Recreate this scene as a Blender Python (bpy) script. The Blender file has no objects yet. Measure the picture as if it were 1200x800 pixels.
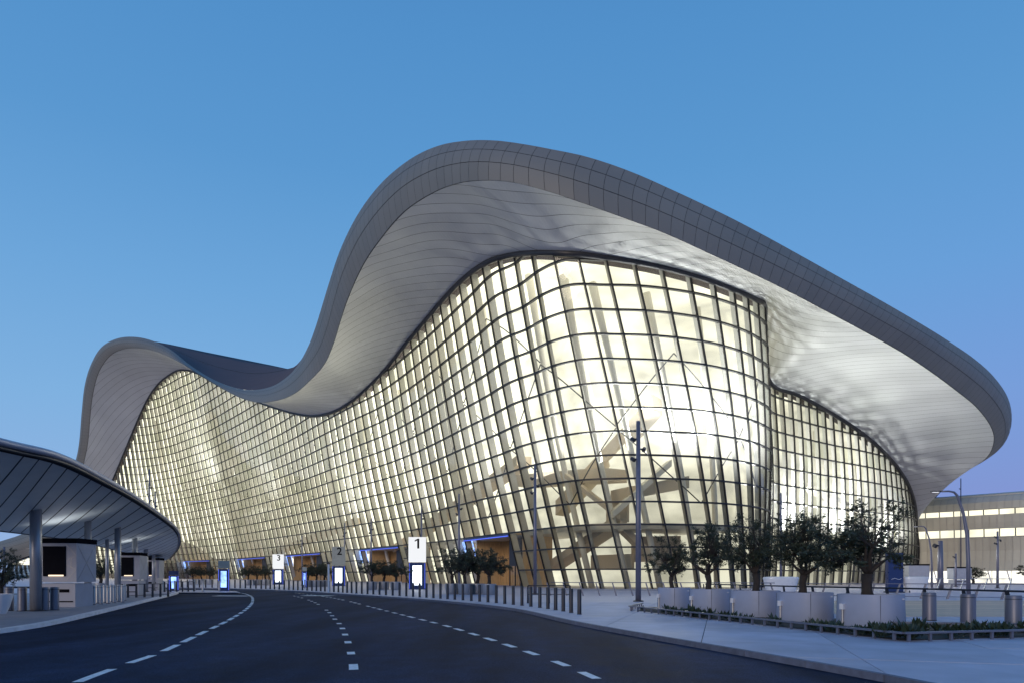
import bpy, bmesh, math, random
from mathutils import Vector, Matrix
random.seed(7)
R = math.radians
scene = bpy.context.scene
COL = scene.collection

# ------------------------------------------------------------------ camera
F = 800.0                       # focal length in photo pixels (1200 px wide)
EYE = 1.6; HY = 673.0           # eye height, horizon row
cam = bpy.data.cameras.new('camera'); camo = bpy.data.objects.new('camera', cam); COL.objects.link(camo)
cam.lens = 24; cam.sensor_width = 36; cam.shift_y = 273 / 1200.0
cam.clip_start = .1; cam.clip_end = 9000
camo.location = (0, 0, EYE); camo.rotation_euler = (R(90), 0, 0)
scene.camera = camo
scene.view_settings.view_transform = 'Standard'; scene.view_settings.look = 'None'
scene.view_settings.exposure = 0; scene.view_settings.gamma = 1
scene.cycles.max_bounces = 8; scene.cycles.transparent_max_bounces = 24
scene.cycles.diffuse_bounces = 3; scene.cycles.glossy_bounces = 3
scene.cycles.caustics_reflective = False; scene.cycles.caustics_refractive = False
scene.cycles.sample_clamp_indirect = 4

# ------------------------------------------------------------------ sky
SUN_EL, SUN_AZ = 11.0, 208.0      # low afterglow behind the camera, to the left
W = bpy.data.worlds.new('World'); scene.world = W; W.use_nodes = True
nt = W.node_tree; nt.nodes.clear(); N = nt.nodes.new; L = nt.links.new
out = N('ShaderNodeOutputWorld'); mixw = N('ShaderNodeMixShader'); mixw.inputs[0].default_value = .94
b1 = N('ShaderNodeBackground'); b2 = N('ShaderNodeBackground')
sk = N('ShaderNodeTexSky'); sk.sky_type = 'NISHITA'; sk.sun_disc = False
sk.sun_elevation = R(SUN_EL); sk.sun_rotation = R(SUN_AZ); sk.air_density = 1.2
L(sk.outputs[0], b1.inputs[0]); b1.inputs[1].default_value = .08
tc = N('ShaderNodeTexCoord'); sp = N('ShaderNodeSeparateXYZ'); L(tc.outputs['Generated'], sp.inputs[0])
rp = N('ShaderNodeValToRGB'); L(sp.outputs[2], rp.inputs[0])
def lin(r, g, b):
    f = lambda c: ((c / 255 + .055) / 1.055) ** 2.4 if c > 10 else c / 255 / 12.92
    return (f(r), f(g), f(b), 1)
els = rp.color_ramp.elements
els[0].position = 0.0; els[0].color = lin(150, 178, 226)
els[1].position = 1.0; els[1].color = lin(48, 100, 170)
for p, c in ((.10, (142, 181, 229)), (.22, (128, 179, 228)), (.36, (110, 168, 222)), (.5, (91, 154, 212)), (.62, (82, 146, 206))):
    e = els.new(p); e.color = lin(*c)
rp2 = N('ShaderNodeValToRGB'); L(sp.outputs[2], rp2.inputs[0])
e2 = rp2.color_ramp.elements
e2[0].position = 0.0; e2[0].color = lin(130, 140, 206)
e2[1].position = 1.0; e2[1].color = lin(48, 100, 170)
for p, c in ((.10, (126, 148, 214)), (.22, (118, 158, 221)), (.36, (104, 160, 220)), (.5, (91, 154, 212)), (.62, (82, 146, 206))):
    e = e2.new(p); e.color = lin(*c)
mr = N('ShaderNodeMapRange'); L(sp.outputs[0], mr.inputs[0]); mr.inputs[1].default_value = -.1; mr.inputs[2].default_value = .6
mr.interpolation_type = 'SMOOTHSTEP'
mxc = N('ShaderNodeMix'); mxc.data_type = 'RGBA'; L(mr.outputs[0], mxc.inputs[0]); L(rp.outputs[0], mxc.inputs[6]); L(rp2.outputs[0], mxc.inputs[7])
L(mxc.outputs[2], b2.inputs[0]); b2.inputs[1].default_value = 1.0
L(b1.outputs[0], mixw.inputs[1]); L(b2.outputs[0], mixw.inputs[2]); L(mixw.outputs[0], out.inputs[0])
sun = bpy.data.lights.new('sun', 'SUN'); suno = bpy.data.objects.new('sun', sun); COL.objects.link(suno)
sun.energy = .95; sun.angle = R(18); sun.color = (1, .80, .62)
az = R(SUN_AZ); d = Vector((math.sin(az) * math.cos(R(SUN_EL)), math.cos(az) * math.cos(R(SUN_EL)), math.sin(R(SUN_EL))))
suno.rotation_euler = (-d).to_track_quat('-Z', 'Y').to_euler(); suno.location = d * 60

# ------------------------------------------------------------------ helpers
def P(px, py, Y):
    return Vector(((px - 600) / F * Y, Y, EYE + (HY - py) / F * Y))
def G(px, Y, z=0.0):
    return Vector(((px - 600) / F * Y, Y, z))
def tag(o, label=None, cat=None, group=None, kind=None):
    if label: o['label'] = label
    if cat: o['category'] = cat
    if group: o['group'] = group
    if kind: o['kind'] = kind
    return o
def empty(name, loc=(0, 0, 0), rz=0):
    o = bpy.data.objects.new(name, None); COL.objects.link(o); o.location = loc; o.rotation_euler = (0, 0, rz); o.empty_display_size = .3
    return o
class MB:
    def __init__(s): s.v = []; s.f = []
    def face(s, pts):
        n = len(s.v); s.v += [tuple(p) for p in pts]; s.f.append(tuple(range(n, n + len(pts)))); return s
    def hexa(s, a, b):      # two matching quads
        n = len(s.v); s.v += [tuple(p) for p in list(a) + list(b)]
        for q in ((3, 2, 1, 0), (4, 5, 6, 7), (0, 1, 5, 4), (1, 2, 6, 5), (2, 3, 7, 6), (3, 0, 4, 7)): s.f.append(tuple(n + i for i in q))
        return s
    def box(s, c, d, rz=0, ry=0):
        c = Vector(c); M = Matrix.Rotation(rz, 3, 'Z') @ Matrix.Rotation(ry, 3, 'Y'); h = Vector(d) / 2
        q = lambda x, y, z: c + M @ Vector((x * h.x, y * h.y, z * h.z))
        return s.hexa([q(-1, -1, -1), q(1, -1, -1), q(1, 1, -1), q(-1, 1, -1)], [q(-1, -1, 1), q(1, -1, 1), q(1, 1, 1), q(-1, 1, 1)])
    def tube(s, pts, r, n=8, cap=True, flat=None):
        pts = [Vector(p) for p in pts]; rr = r if isinstance(r, (list, tuple)) else [r] * len(pts)
        base = len(s.v); prev = None
        for i, p in enumerate(pts):
            t = (pts[min(i + 1, len(pts) - 1)] - pts[max(i - 1, 0)]).normalized()
            if prev is None:
                up = Vector((0, 0, 1)) if abs(t.z) < .9 else Vector((1, 0, 0))
                a = t.cross(up).normalized()
            else: a = (prev - t * prev.dot(t)).normalized()
            prev = a; b = t.cross(a)
            for k in range(n):
                an = 2 * math.pi * (k + .5) / n
                s.v.append(tuple(p + (a * math.cos(an) + b * math.sin(an)) * rr[i]))
        for i in range(len(pts) - 1):
            for k in range(n):
                k2 = (k + 1) % n
                s.f.append((base + i * n + k, base + i * n + k2, base + (i + 1) * n + k2, base + (i + 1) * n + k))
        if cap:
            s.f.append(tuple(base + k for k in range(n))[::-1]); e = base + (len(pts) - 1) * n
            s.f.append(tuple(e + k for k in range(n)))
        return s
    def lathe(s, prof, n=20, c=(0, 0, 0), sx=1, sy=1):
        base = len(s.v); c = Vector(c)
        for r, z in prof:
            for k in range(n):
                a = 2 * math.pi * k / n; s.v.append((c.x + r * sx * math.cos(a), c.y + r * sy * math.sin(a), c.z + z))
        for i in range(len(prof) - 1):
            for k in range(n):
                k2 = (k + 1) % n; s.f.append((base + i * n + k, base + i * n + k2, base + (i + 1) * n + k2, base + (i + 1) * n + k))
        s.f.append(tuple(base + k for k in range(n))[::-1]); e = base + (len(prof) - 1) * n; s.f.append(tuple(e + k for k in range(n)))
        return s
    def mesh(s, name, mat, smooth=False):
        me = bpy.data.meshes.new(name); me.from_pydata(s.v, [], s.f)
        me.materials.append(mat)
        if smooth: me.shade_smooth()
        return me
    def build(s, name, mat, parent=None, smooth=False, loc=None, rz=0):
        o = bpy.data.objects.new(name, s.mesh(name, mat, smooth)); COL.objects.link(o)
        if parent: o.parent = parent
        if loc is not None: o.location = loc
        if rz: o.rotation_euler = (0, 0, rz)
        return o
def inst(name, me, parent=None, loc=(0, 0, 0), rz=0):
    o = bpy.data.objects.new(name, me); COL.objects.link(o); o.parent = parent; o.location = loc; o.rotation_euler = (0, 0, rz); return o
def children(o): return [c for c in COL.objects if c.parent == o]
def copy_tree(o, parent=None, kids=None):
    c = o.copy(); COL.objects.link(c); c.parent = parent
    for ch in list(o.children): copy_tree(ch, c)
    return c
def autosmooth(o, ang=35):
    me = o.data; me.shade_smooth()
    bm = bmesh.new(); bm.from_mesh(me); bmesh.ops.remove_doubles(bm, verts=bm.verts, dist=.0005)
    for e in bm.edges:
        if len(e.link_faces) == 2 and e.calc_face_angle(0) > R(ang): e.smooth = False
    bm.to_mesh(me); bm.free()
def crom(pts, t):
    n = len(pts); i = int(math.floor(t)); i = max(0, min(n - 2, i)); f = t - i
    p1, p2 = pts[i], pts[i + 1]
    p0 = pts[i - 1] if i > 0 else p1 * 2 - p2
    p3 = pts[i + 2] if i + 2 < n else p2 * 2 - p1
    return .5 * ((2 * p1) + (p2 - p0) * f + (2 * p0 - 5 * p1 + 4 * p2 - p3) * f * f + (3 * p1 - p0 - 3 * p2 + p3) * f ** 3)
def smoothpath(pts, step):
    pts = [Vector(p) for p in pts]; dense = [crom(pts, i * (len(pts) - 1) / 600) for i in range(601)]
    out = [dense[0]]; acc = 0
    for a, b in zip(dense, dense[1:]):
        acc += (b - a).length
        if acc >= step: out.append(b); acc = 0
    return out

# ------------------------------------------------------------------ materials
def mat(name, col, rough=.6, metal=0, noise=.12, scale=4, bump=0, spec=.5, rnd=0, coords='Object', detail=6, island=False, stretch=(1, 1, 1), coat=0):
    m = bpy.data.materials.new(name); m.use_nodes = True; t = m.node_tree; b = t.nodes['Principled BSDF']
    n = t.nodes.new; l = t.links.new
    b.inputs['Roughness'].default_value = rough; b.inputs['Metallic'].default_value = metal
    b.inputs['Specular IOR Level'].default_value = spec; b.inputs['Coat Weight'].default_value = coat
    tcn = n('ShaderNodeTexCoord') if coords == 'Object' else n('ShaderNodeNewGeometry')
    src = tcn.outputs['Object'] if coords == 'Object' else tcn.outputs['Position']
    mp = n('ShaderNodeMapping'); mp.inputs['Scale'].default_value = stretch; l(src, mp.inputs[0])
    nz = n('ShaderNodeTexNoise'); nz.inputs['Scale'].default_value = scale; nz.inputs['Detail'].default_value = detail; l(mp.outputs[0], nz.inputs[0])
    mr = n('ShaderNodeMapRange'); l(nz.outputs[0], mr.inputs[0]); mr.inputs[1].default_value = .25; mr.inputs[2].default_value = .75
    mr.inputs[3].default_value = 1 - noise; mr.inputs[4].default_value = 1 + noise
    hsv = n('ShaderNodeHueSaturation'); hsv.inputs['Color'].default_value = (*col[:3], 1)
    fac = mr.outputs[0]
    if rnd:
        src2 = n('ShaderNodeNewGeometry').outputs['Random Per Island'] if island else n('ShaderNodeObjectInfo').outputs['Random']
        m2 = n('ShaderNodeMapRange'); l(src2, m2.inputs[0]); m2.inputs[3].default_value = 1 - rnd; m2.inputs[4].default_value = 1 + rnd
        mu = n('ShaderNodeMath'); mu.operation = 'MULTIPLY'; l(fac, mu.inputs[0]); l(m2.outputs[0], mu.inputs[1]); fac = mu.outputs[0]
    l(fac, hsv.inputs['Value']); l(hsv.outputs[0], b.inputs['Base Color'])
    mrr = n('ShaderNodeMapRange'); l(nz.outputs[0], mrr.inputs[0]); mrr.inputs[3].default_value = max(0, rough - .1); mrr.inputs[4].default_value = min(1, rough + .1); l(mrr.outputs[0], b.inputs['Roughness'])
    if bump:
        bp = n('ShaderNodeBump'); bp.inputs['Strength'].default_value = bump; bp.inputs['Distance'].default_value = .02; l(nz.outputs[0], bp.inputs['Height']); l(bp.outputs[0], b.inputs['Normal'])
    return m
def emis(name, col, strength, var=0, scale=1.0):
    m = bpy.data.materials.new(name); m.use_nodes = True; t = m.node_tree; t.nodes.clear(); n = t.nodes.new
    o = n('ShaderNodeOutputMaterial'); e = n('ShaderNodeEmission'); e.inputs[0].default_value = (*col[:3], 1); e.inputs[1].default_value = strength
    if var:
        g = n('ShaderNodeNewGeometry'); nz = n('ShaderNodeTexNoise'); nz.inputs['Scale'].default_value = scale; t.links.new(g.outputs['Position'], nz.inputs[0])
        r = n('ShaderNodeMapRange'); t.links.new(nz.outputs[0], r.inputs[0]); r.inputs[1].default_value = .3; r.inputs[2].default_value = .7
        r.inputs[3].default_value = strength * (1 - var); r.inputs[4].default_value = strength * (1 + var); t.links.new(r.outputs[0], e.inputs[1])
    t.links.new(e.outputs[0], o.inputs[0]); return m
M = {}
M['asphalt'] = mat('asphalt', (.018, .026, .052), .75, spec=.06, noise=.35, scale=1.6, bump=.0, coords='Pos', detail=10)
def _asphalt():
    m = M['asphalt']; t = m.node_tree; n = t.nodes.new; l = t.links.new; b = t.nodes['Principled BSDF']
    g = n('ShaderNodeNewGeometry'); nz = n('ShaderNodeTexNoise'); nz.inputs['Scale'].default_value = 45; nz.inputs['Detail'].default_value = 4; l(g.outputs['Position'], nz.inputs[0])
    nw = n('ShaderNodeTexNoise'); nw.inputs['Scale'].default_value = .35; nw.inputs['Detail'].default_value = 8; mpw = n('ShaderNodeMapping'); mpw.inputs['Scale'].default_value = (1.6, .25, 1); mpw.inputs['Rotation'].default_value = (0, 0, .15); l(g.outputs['Position'], mpw.inputs[0]); l(mpw.outputs[0], nw.inputs[0])
    rw = n('ShaderNodeMapRange'); l(nw.outputs[0], rw.inputs[0]); rw.inputs[1].default_value = .35; rw.inputs[2].default_value = .65; rw.inputs[3].default_value = .7; rw.inputs[4].default_value = 1.5
    mw = n('ShaderNodeMix'); mw.data_type = 'RGBA'; mw.blend_type = 'MULTIPLY'; mw.inputs[0].default_value = 1; old = b.inputs['Base Color'].links[0].from_socket; l(old, mw.inputs[6]); l(rw.outputs[0], mw.inputs[7]); 
    ga = n('ShaderNodeMapRange'); l(nz.outputs[0], ga.inputs[0]); ga.inputs[1].default_value = .35; ga.inputs[2].default_value = .65; ga.inputs[3].default_value = .6; ga.inputs[4].default_value = 1.5
    mg = n('ShaderNodeMix'); mg.data_type = 'RGBA'; mg.blend_type = 'MULTIPLY'; mg.inputs[0].default_value = 1; l(mw.outputs[2], mg.inputs[6]); l(ga.outputs[0], mg.inputs[7]); l(mg.outputs[2], b.inputs['Base Color'])
    bp = n('ShaderNodeBump'); bp.inputs['Strength'].default_value = .35; bp.inputs['Distance'].default_value = .01; l(nz.outputs[0], bp.inputs['Height']); l(bp.outputs[0], b.inputs['Normal'])
_asphalt()
M['ground'] = mat('ground', (.20, .19, .20), .8, noise=.2, scale=.3, coords='Pos')
M['paving'] = mat('paving', (.50, .47, .54), .62, noise=.2, scale=.8, bump=.1, rnd=.09, coords='Pos', detail=10)
M['paving_grey'] = mat('paving_grey', (.33, .33, .39), .7, noise=.16, scale=1.2, rnd=.08, coords='Pos', detail=10)
M['deck'] = mat('deck_beige_warm_light', (.66, .47, .33), .65, noise=.15, scale=1.5, rnd=.12, coords='Pos')  # beige paving, with the warm light falling on it mixed into the colour
M['paving_far'] = mat('paving_far', (.52, .47, .54), .5, noise=.12, scale=.5, coords='Pos', detail=10)
M['joint'] = mat('joint', (.12, .12, .13), .9, scale=3)
M['kerb'] = mat('kerb', (.78, .76, .80), .7, noise=.15, scale=3, rnd=.06, coords='Pos')
M['paint'] = mat('road_paint', (.78, .78, .78), .6, noise=.25, scale=9, coords='Pos', detail=10)
M['steel'] = mat('brushed_steel', (.36, .37, .40), .4, .5, noise=.1, scale=6, stretch=(6, 6, .4))
M['steel_dark'] = mat('dark_brushed_steel', (.17, .175, .22), .45, .4, noise=.1, scale=6, stretch=(6, 6, .4))
M['kerb_dark'] = mat('kerb_painted_shade', (.13, .14, .19), .75, noise=.25, scale=6, rnd=.1, coords='Pos')  # right kerb: the shade on its road face is put into the colour
M['dark_metal'] = mat('dark_metal', (.035, .036, .045), .45, .3, noise=.15, scale=5)
M['black'] = mat('black_panel', (.010, .010, .014), .65, 0, spec=0, noise=.1)
M['mullion'] = mat('mullion_black', (.02, .02, .022), .45, .2, noise=.1)
M['fin'] = mat('fin_beige', (.50, .49, .45), .6, noise=.08, scale=1)
M['beige'] = mat('interior_beige', (.60, .50, .38), .7, noise=.06, scale=.5)
M['white_int'] = mat('interior_white', (.75, .72, .64), .6, noise=.05, scale=.4)
M['cream'] = mat('interior_floor', (.55, .50, .42), .4, noise=.08, scale=.5)
M['wood'] = mat('portal_wood', (.62, .42, .21), .5, noise=.25, scale=2.5, stretch=(4, 4, .4))
M['trim'] = mat('edge_trim', (.05, .05, .055), .45, .3)
M['whitep'] = mat('white_paint', (.72, .72, .76), .45, noise=.06, scale=3)
M['pot'] = mat('planter_paint', (.35, .39, .52), .5, noise=.07, scale=2, rnd=.03)
M['soil'] = mat('soil', (.05, .04, .03), .95, noise=.4, scale=8)
M['bark'] = mat('bark', (.04, .032, .028), .9, noise=.35, scale=14, bump=.6, stretch=(1, 1, .3))
M['leaf'] = mat('olive_leaf', (.040, .052, .030), .55, noise=.2, scale=2, rnd=.5, island=True)
M['shrub'] = mat('shrub_leaf', (.03, .05, .03), .5, noise=.2, scale=2, rnd=.4, island=True)
M['blue_box'] = mat('navy_panel', (.02, .04, .13), .3, noise=.1)
M['pier'] = mat('pier_panel', (.56, .54, .46), .55, .1, noise=.07, scale=.25, rnd=.06, coords='Pos', island=True)
M['backing'] = mat('joint_backing', (.11, .105, .095), .9)
M['roof_top'] = mat('roof_top', (.13, .105, .115), .9, 0, spec=.1, noise=.08, scale=.15, coords='Pos')
M['canopy'] = mat('canopy_panel', (.74, .78, .74), .5, .0, noise=.06, scale=1, rnd=.04, coords='Pos')
M['canopy_edge'] = mat('canopy_edge', (.40, .40, .46), .4, .2, noise=.05)
M['car_white'] = mat('white_shell', (.75, .75, .75), .3, noise=.03, coat=.3)

def ribbed(name, col, rough, metal, dirv, period, depth, rnd=.03, noise=.08, spec=.5):
    """metal cladding with fine standing ribs: a bump whose ribs run along the world direction dirv"""
    m = mat(name, col, rough, metal, noise=noise, scale=.12, coords='Pos', rnd=rnd, spec=spec, detail=4)
    t = m.node_tree; n = t.nodes.new; l = t.links.new; b = t.nodes['Principled BSDF']
    g = n('ShaderNodeNewGeometry'); dp = n('ShaderNodeVectorMath'); dp.operation = 'DOT_PRODUCT'; l(g.outputs['Position'], dp.inputs[0])
    dp.inputs[1].default_value = dirv
    mu = n('ShaderNodeMath'); mu.operation = 'MULTIPLY'; l(dp.outputs['Value'], mu.inputs[0]); mu.inputs[1].default_value = 1 / period
    fr = n('ShaderNodeMath'); fr.operation = 'FRACT'; l(mu.outputs[0], fr.inputs[0])
    cr = n('ShaderNodeValToRGB'); l(fr.outputs[0], cr.inputs[0]); cr.color_ramp.elements[0].position = 0; cr.color_ramp.elements[0].color = (0, 0, 0, 1)
    cr.color_ramp.elements[1].position = .12; cr.color_ramp.elements[1].color = (1, 1, 1, 1)
    bp = n('ShaderNodeBump'); bp.inputs['Strength'].default_value = depth; bp.inputs['Distance'].default_value = .05; l(cr.outputs[0], bp.inputs['Height'])
    nz = n('ShaderNodeTexNoise'); nz.inputs['Scale'].default_value = .35; nz.inputs['Detail'].default_value = 3; l(g.outputs['Position'], nz.inputs[0])
    b2 = n('ShaderNodeBump'); b2.inputs['Strength'].default_value = .07; b2.inputs['Distance'].default_value = .3; l(nz.outputs[0], b2.inputs['Height']); l(bp.outputs[0], b2.inputs['Normal'])
    l(b2.outputs[0], b.inputs['Normal'])
    return m
SDIR = Vector((.885, -.465, 0)); SN = Vector((.465, .885, 0))
M['soffit'] = ribbed('soffit_panel', (.58, .585, .585), .5, .2, SDIR, .42, .35)
M['fascia'] = ribbed('fascia_panel', (.235, .222, .20), .6, .1, (0, 0, 1), .0001 + 7, .0, rnd=.035)

def glass():
    m = bpy.data.materials.new('facade_glass'); m.use_nodes = True; t = m.node_tree; t.nodes.clear(); n = t.nodes.new; l = t.links.new
    o = n('ShaderNodeOutputMaterial'); g = n('ShaderNodeNewGeometry')
    cr = n('ShaderNodeValToRGB'); l(g.outputs['Random Per Island'], cr.inputs[0])
    cr.color_ramp.elements[0].color = (.72, .745, .65, 1); cr.color_ramp.elements[1].color = (.98, .98, .93, 1)
    tr = n('ShaderNodeBsdfTransparent'); l(cr.outputs[0], tr.inputs[0])
    gl = n('ShaderNodeBsdfGlossy'); gl.inputs['Roughness'].default_value = .03; gl.inputs[0].default_value = (.9, .95, 1, 1)
    tl = n('ShaderNodeBsdfTranslucent'); tl.inputs[0].default_value = (.9, .9, .82, 1)
    m1 = n('ShaderNodeMixShader'); m1.inputs[0].default_value = .05; l(tr.outputs[0], m1.inputs[1]); l(tl.outputs[0], m1.inputs[2])
    lw = n('ShaderNodeFresnel'); lw.inputs[0].default_value = 1.28
    m2 = n('ShaderNodeMixShader'); l(lw.outputs[0], m2.inputs[0]); l(m1.outputs[0], m2.inputs[1]); l(gl.outputs[0], m2.inputs[2])
    l(m2.outputs[0], o.inputs[0]); return m
M['glass'] = glass()
def interior_glow():
    """lit interior walls: cells of brighter and dimmer cream light, like bays of shops, blinds and ceilings"""
    m = bpy.data.materials.new('interior_lit_wall'); m.use_nodes = True; t = m.node_tree; t.nodes.clear(); n = t.nodes.new; l = t.links.new
    o = n('ShaderNodeOutputMaterial'); e = n('ShaderNodeEmission'); g = n('ShaderNodeNewGeometry')
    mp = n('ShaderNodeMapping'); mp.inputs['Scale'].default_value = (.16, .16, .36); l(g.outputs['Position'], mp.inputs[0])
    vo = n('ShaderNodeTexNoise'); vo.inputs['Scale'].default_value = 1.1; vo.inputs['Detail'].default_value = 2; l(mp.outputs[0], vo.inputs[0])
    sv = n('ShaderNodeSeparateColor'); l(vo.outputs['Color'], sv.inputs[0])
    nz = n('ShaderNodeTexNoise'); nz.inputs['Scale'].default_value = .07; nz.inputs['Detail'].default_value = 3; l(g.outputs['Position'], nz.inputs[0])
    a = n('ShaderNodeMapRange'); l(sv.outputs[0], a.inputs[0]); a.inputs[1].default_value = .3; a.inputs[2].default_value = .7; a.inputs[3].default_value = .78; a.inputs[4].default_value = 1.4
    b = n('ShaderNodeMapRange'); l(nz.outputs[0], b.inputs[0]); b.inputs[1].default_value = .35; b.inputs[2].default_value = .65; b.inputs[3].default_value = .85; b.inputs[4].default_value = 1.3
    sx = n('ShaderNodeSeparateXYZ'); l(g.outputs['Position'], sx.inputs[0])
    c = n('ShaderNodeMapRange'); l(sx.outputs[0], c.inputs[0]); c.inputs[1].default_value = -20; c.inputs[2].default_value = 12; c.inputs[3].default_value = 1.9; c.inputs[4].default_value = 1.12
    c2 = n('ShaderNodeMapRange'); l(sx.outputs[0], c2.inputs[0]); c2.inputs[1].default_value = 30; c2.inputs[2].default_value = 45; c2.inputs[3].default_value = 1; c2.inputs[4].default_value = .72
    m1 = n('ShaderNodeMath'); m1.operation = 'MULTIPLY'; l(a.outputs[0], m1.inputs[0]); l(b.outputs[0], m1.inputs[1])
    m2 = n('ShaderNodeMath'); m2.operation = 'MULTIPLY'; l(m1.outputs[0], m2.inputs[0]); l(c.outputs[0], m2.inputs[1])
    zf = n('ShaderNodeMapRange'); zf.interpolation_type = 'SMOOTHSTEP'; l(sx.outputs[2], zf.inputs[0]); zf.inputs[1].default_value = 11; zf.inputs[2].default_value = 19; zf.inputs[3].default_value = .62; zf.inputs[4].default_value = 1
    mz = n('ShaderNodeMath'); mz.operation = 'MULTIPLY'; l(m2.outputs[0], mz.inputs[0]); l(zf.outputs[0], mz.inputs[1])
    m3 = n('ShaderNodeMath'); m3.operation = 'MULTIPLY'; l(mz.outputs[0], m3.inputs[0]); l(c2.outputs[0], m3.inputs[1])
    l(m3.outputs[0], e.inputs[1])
    cc = n('ShaderNodeMix'); cc.data_type = 'RGBA'; l(sv.outputs[1], cc.inputs[0]); cc.inputs[6].default_value = (1, .95, .74, 1); cc.inputs[7].default_value = (1, .97, .84, 1)
    l(cc.outputs[2], e.inputs[0]); l(e.outputs[0], o.inputs[0]); return m
M['glow'] = interior_glow()
M['warm_light'] = emis('warm_light', (1, .80, .48), 11)
M['blue_led'] = emis('blue_led', (.10, .16, .9), 1.2)
M['screen_blue'] = emis('screen_blue', (.25, .42, 1), 2.0, .6, 2)
M['screen_white'] = emis('screen_white', (.85, .93, 1), 3.2)
M['sign_white'] = emis('sign_face', (.95, .97, 1), .95)
M['sign_grey'] = mat('sign_grey', (.35, .36, .32), .6)
M['lamp_head'] = emis('lamp_head', (.9, .92, 1), 1.5)
M['glint'] = emis('screen_glint', (1, .78, .55), 1.6)  # glowing strip painted in for bright reflections along the screen's lower edge
M['kiosk'] = mat('kiosk_panel', (.33, .35, .43), .5, noise=.08, scale=2)
M['win_glow'] = emis('pier_window_glow', (1, .95, .72), 1.25, .2, .3)
M['win_low'] = emis('pier_shopfront_glow', (1, .97, .85), 1.5, .5, .25)

# ------------------------------------------------------------------ cutting sheets into pieces
def cut_strips(bm, n, s0, s1, step, gap):
    n = Vector(n).normalized(); k = s0
    while k <= s1:
        for off in (-gap / 2, gap / 2):
            bmesh.ops.bisect_plane(bm, geom=bm.verts[:] + bm.edges[:] + bm.faces[:], plane_co=n * (k + off), plane_no=n)
        k += step
    kill = []
    for f in bm.faces:
        s = f.calc_center_median().dot(n); r = (s - s0) % step
        if (r < gap / 2 - 1e-5 or r > step - gap / 2 + 1e-5) and s0 - gap < s < s1 + gap: kill.append(f)
    bmesh.ops.delete(bm, geom=kill, context='FACES')
def islands(bm):
    bm.faces.ensure_lookup_table(); seen = set(); out = []
    for f in bm.faces:
        if f.index in seen: continue
        st = [f]; seen.add(f.index); g = []
        while st:
            x = st.pop(); g.append(x)
            for e in x.edges:
                for y in e.link_faces:
                    if y.index not in seen: seen.add(y.index); st.append(y)
        out.append(g)
    return out
def island_object(name, faces, m, parent, smooth=False, drop=0, dz=0):
    vm = {}; vs = []; fs = []
    for f in faces:
        q = []
        for v in f.verts:
            if v.index not in vm: vm[v.index] = len(vs); vs.append((v.co.x, v.co.y, v.co.z + dz))
            q.append(vm[v.index])
        fs.append(q)
    if drop:
        cnt = {}
        for q in fs:
            for i in range(len(q)):
                e = (q[i], q[(i + 1) % len(q)]); cnt[e] = 1
        n0 = len(vs); vs += [(x, y, z - drop) for x, y, z in vs]
        for (a, b) in list(cnt):
            if (b, a) not in cnt: fs.append([b, a, a + n0, b + n0])
    me = bpy.data.meshes.new(name); me.from_pydata(vs, [], fs); me.materials.append(m)
    if smooth: me.shade_smooth()
    o = bpy.data.objects.new(name, me); COL.objects.link(o); o.parent = parent; return o

# ------------------------------------------------------------------ ground, road, plaza
g = MB(); g.face([(-4000, -1500, -.26), (4000, -1500, -.26), (4000, 6000, -.26), (-4000, 6000, -.26)])
tag(g.build('ground', M['ground']), kind='structure')
g = MB(); nx, ny = 30, 30
g.face([(-140, -60, -.12), (40, -60, -.12), (40, 110, -.12), (-140, 110, -.12)])
road = tag(g.build('road', M['asphalt']), kind='structure')

KR = [(11, -30), (9.4, -12), (8.0, 0), (6.15, 10), (5.35, 13), (2.3, 22.9), (0, 32.8), (-3.6, 41), (-8.6, 49.5), (-14.5, 58), (-18.5, 64), (-23.5, 70.5), (-31, 78.5), (-40, 85), (-55, 91), (-80, 96), (-130, 99)]
KL = [(-16, -30), (-15, 0), (-14.8, 14), (-15, 20), (-15.8, 23.6), (-18.3, 30.5), (-22.9, 42.7), (-28.7, 58), (-32.4, 66), (-38, 72), (-50, 77), (-80, 82), (-130, 84)]
kr = smoothpath([(x, y, 0) for x, y in KR], 1.8); kl = smoothpath([(x, y, 0) for x, y in KL], 1.8)
def offset_path(path, dist):
    out = []
    for i, p in enumerate(path):
        t = (path[min(i + 1, len(path) - 1)] - path[max(i - 1, 0)]).normalized(); out.append(p + Vector((t.y, -t.x, 0)) * dist)
    return out
def sheet(name, poly, z, m, kind='structure', parent=None):
    bm = bmesh.new(); f = bm.faces.new([bm.verts.new((p[0], p[1], z)) for p in poly]); bmesh.ops.triangulate(bm, faces=[f])
    bm.normal_update()
    for f in bm.faces:
        if f.normal.z < 0: f.normal_flip()
    me = bpy.data.meshes.new(name); bm.to_mesh(me); bm.free(); me.materials.append(m)
    o = bpy.data.objects.new(name, me); COL.objects.link(o); o.parent = parent
    if kind: o['kind'] = kind
    return o
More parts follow.
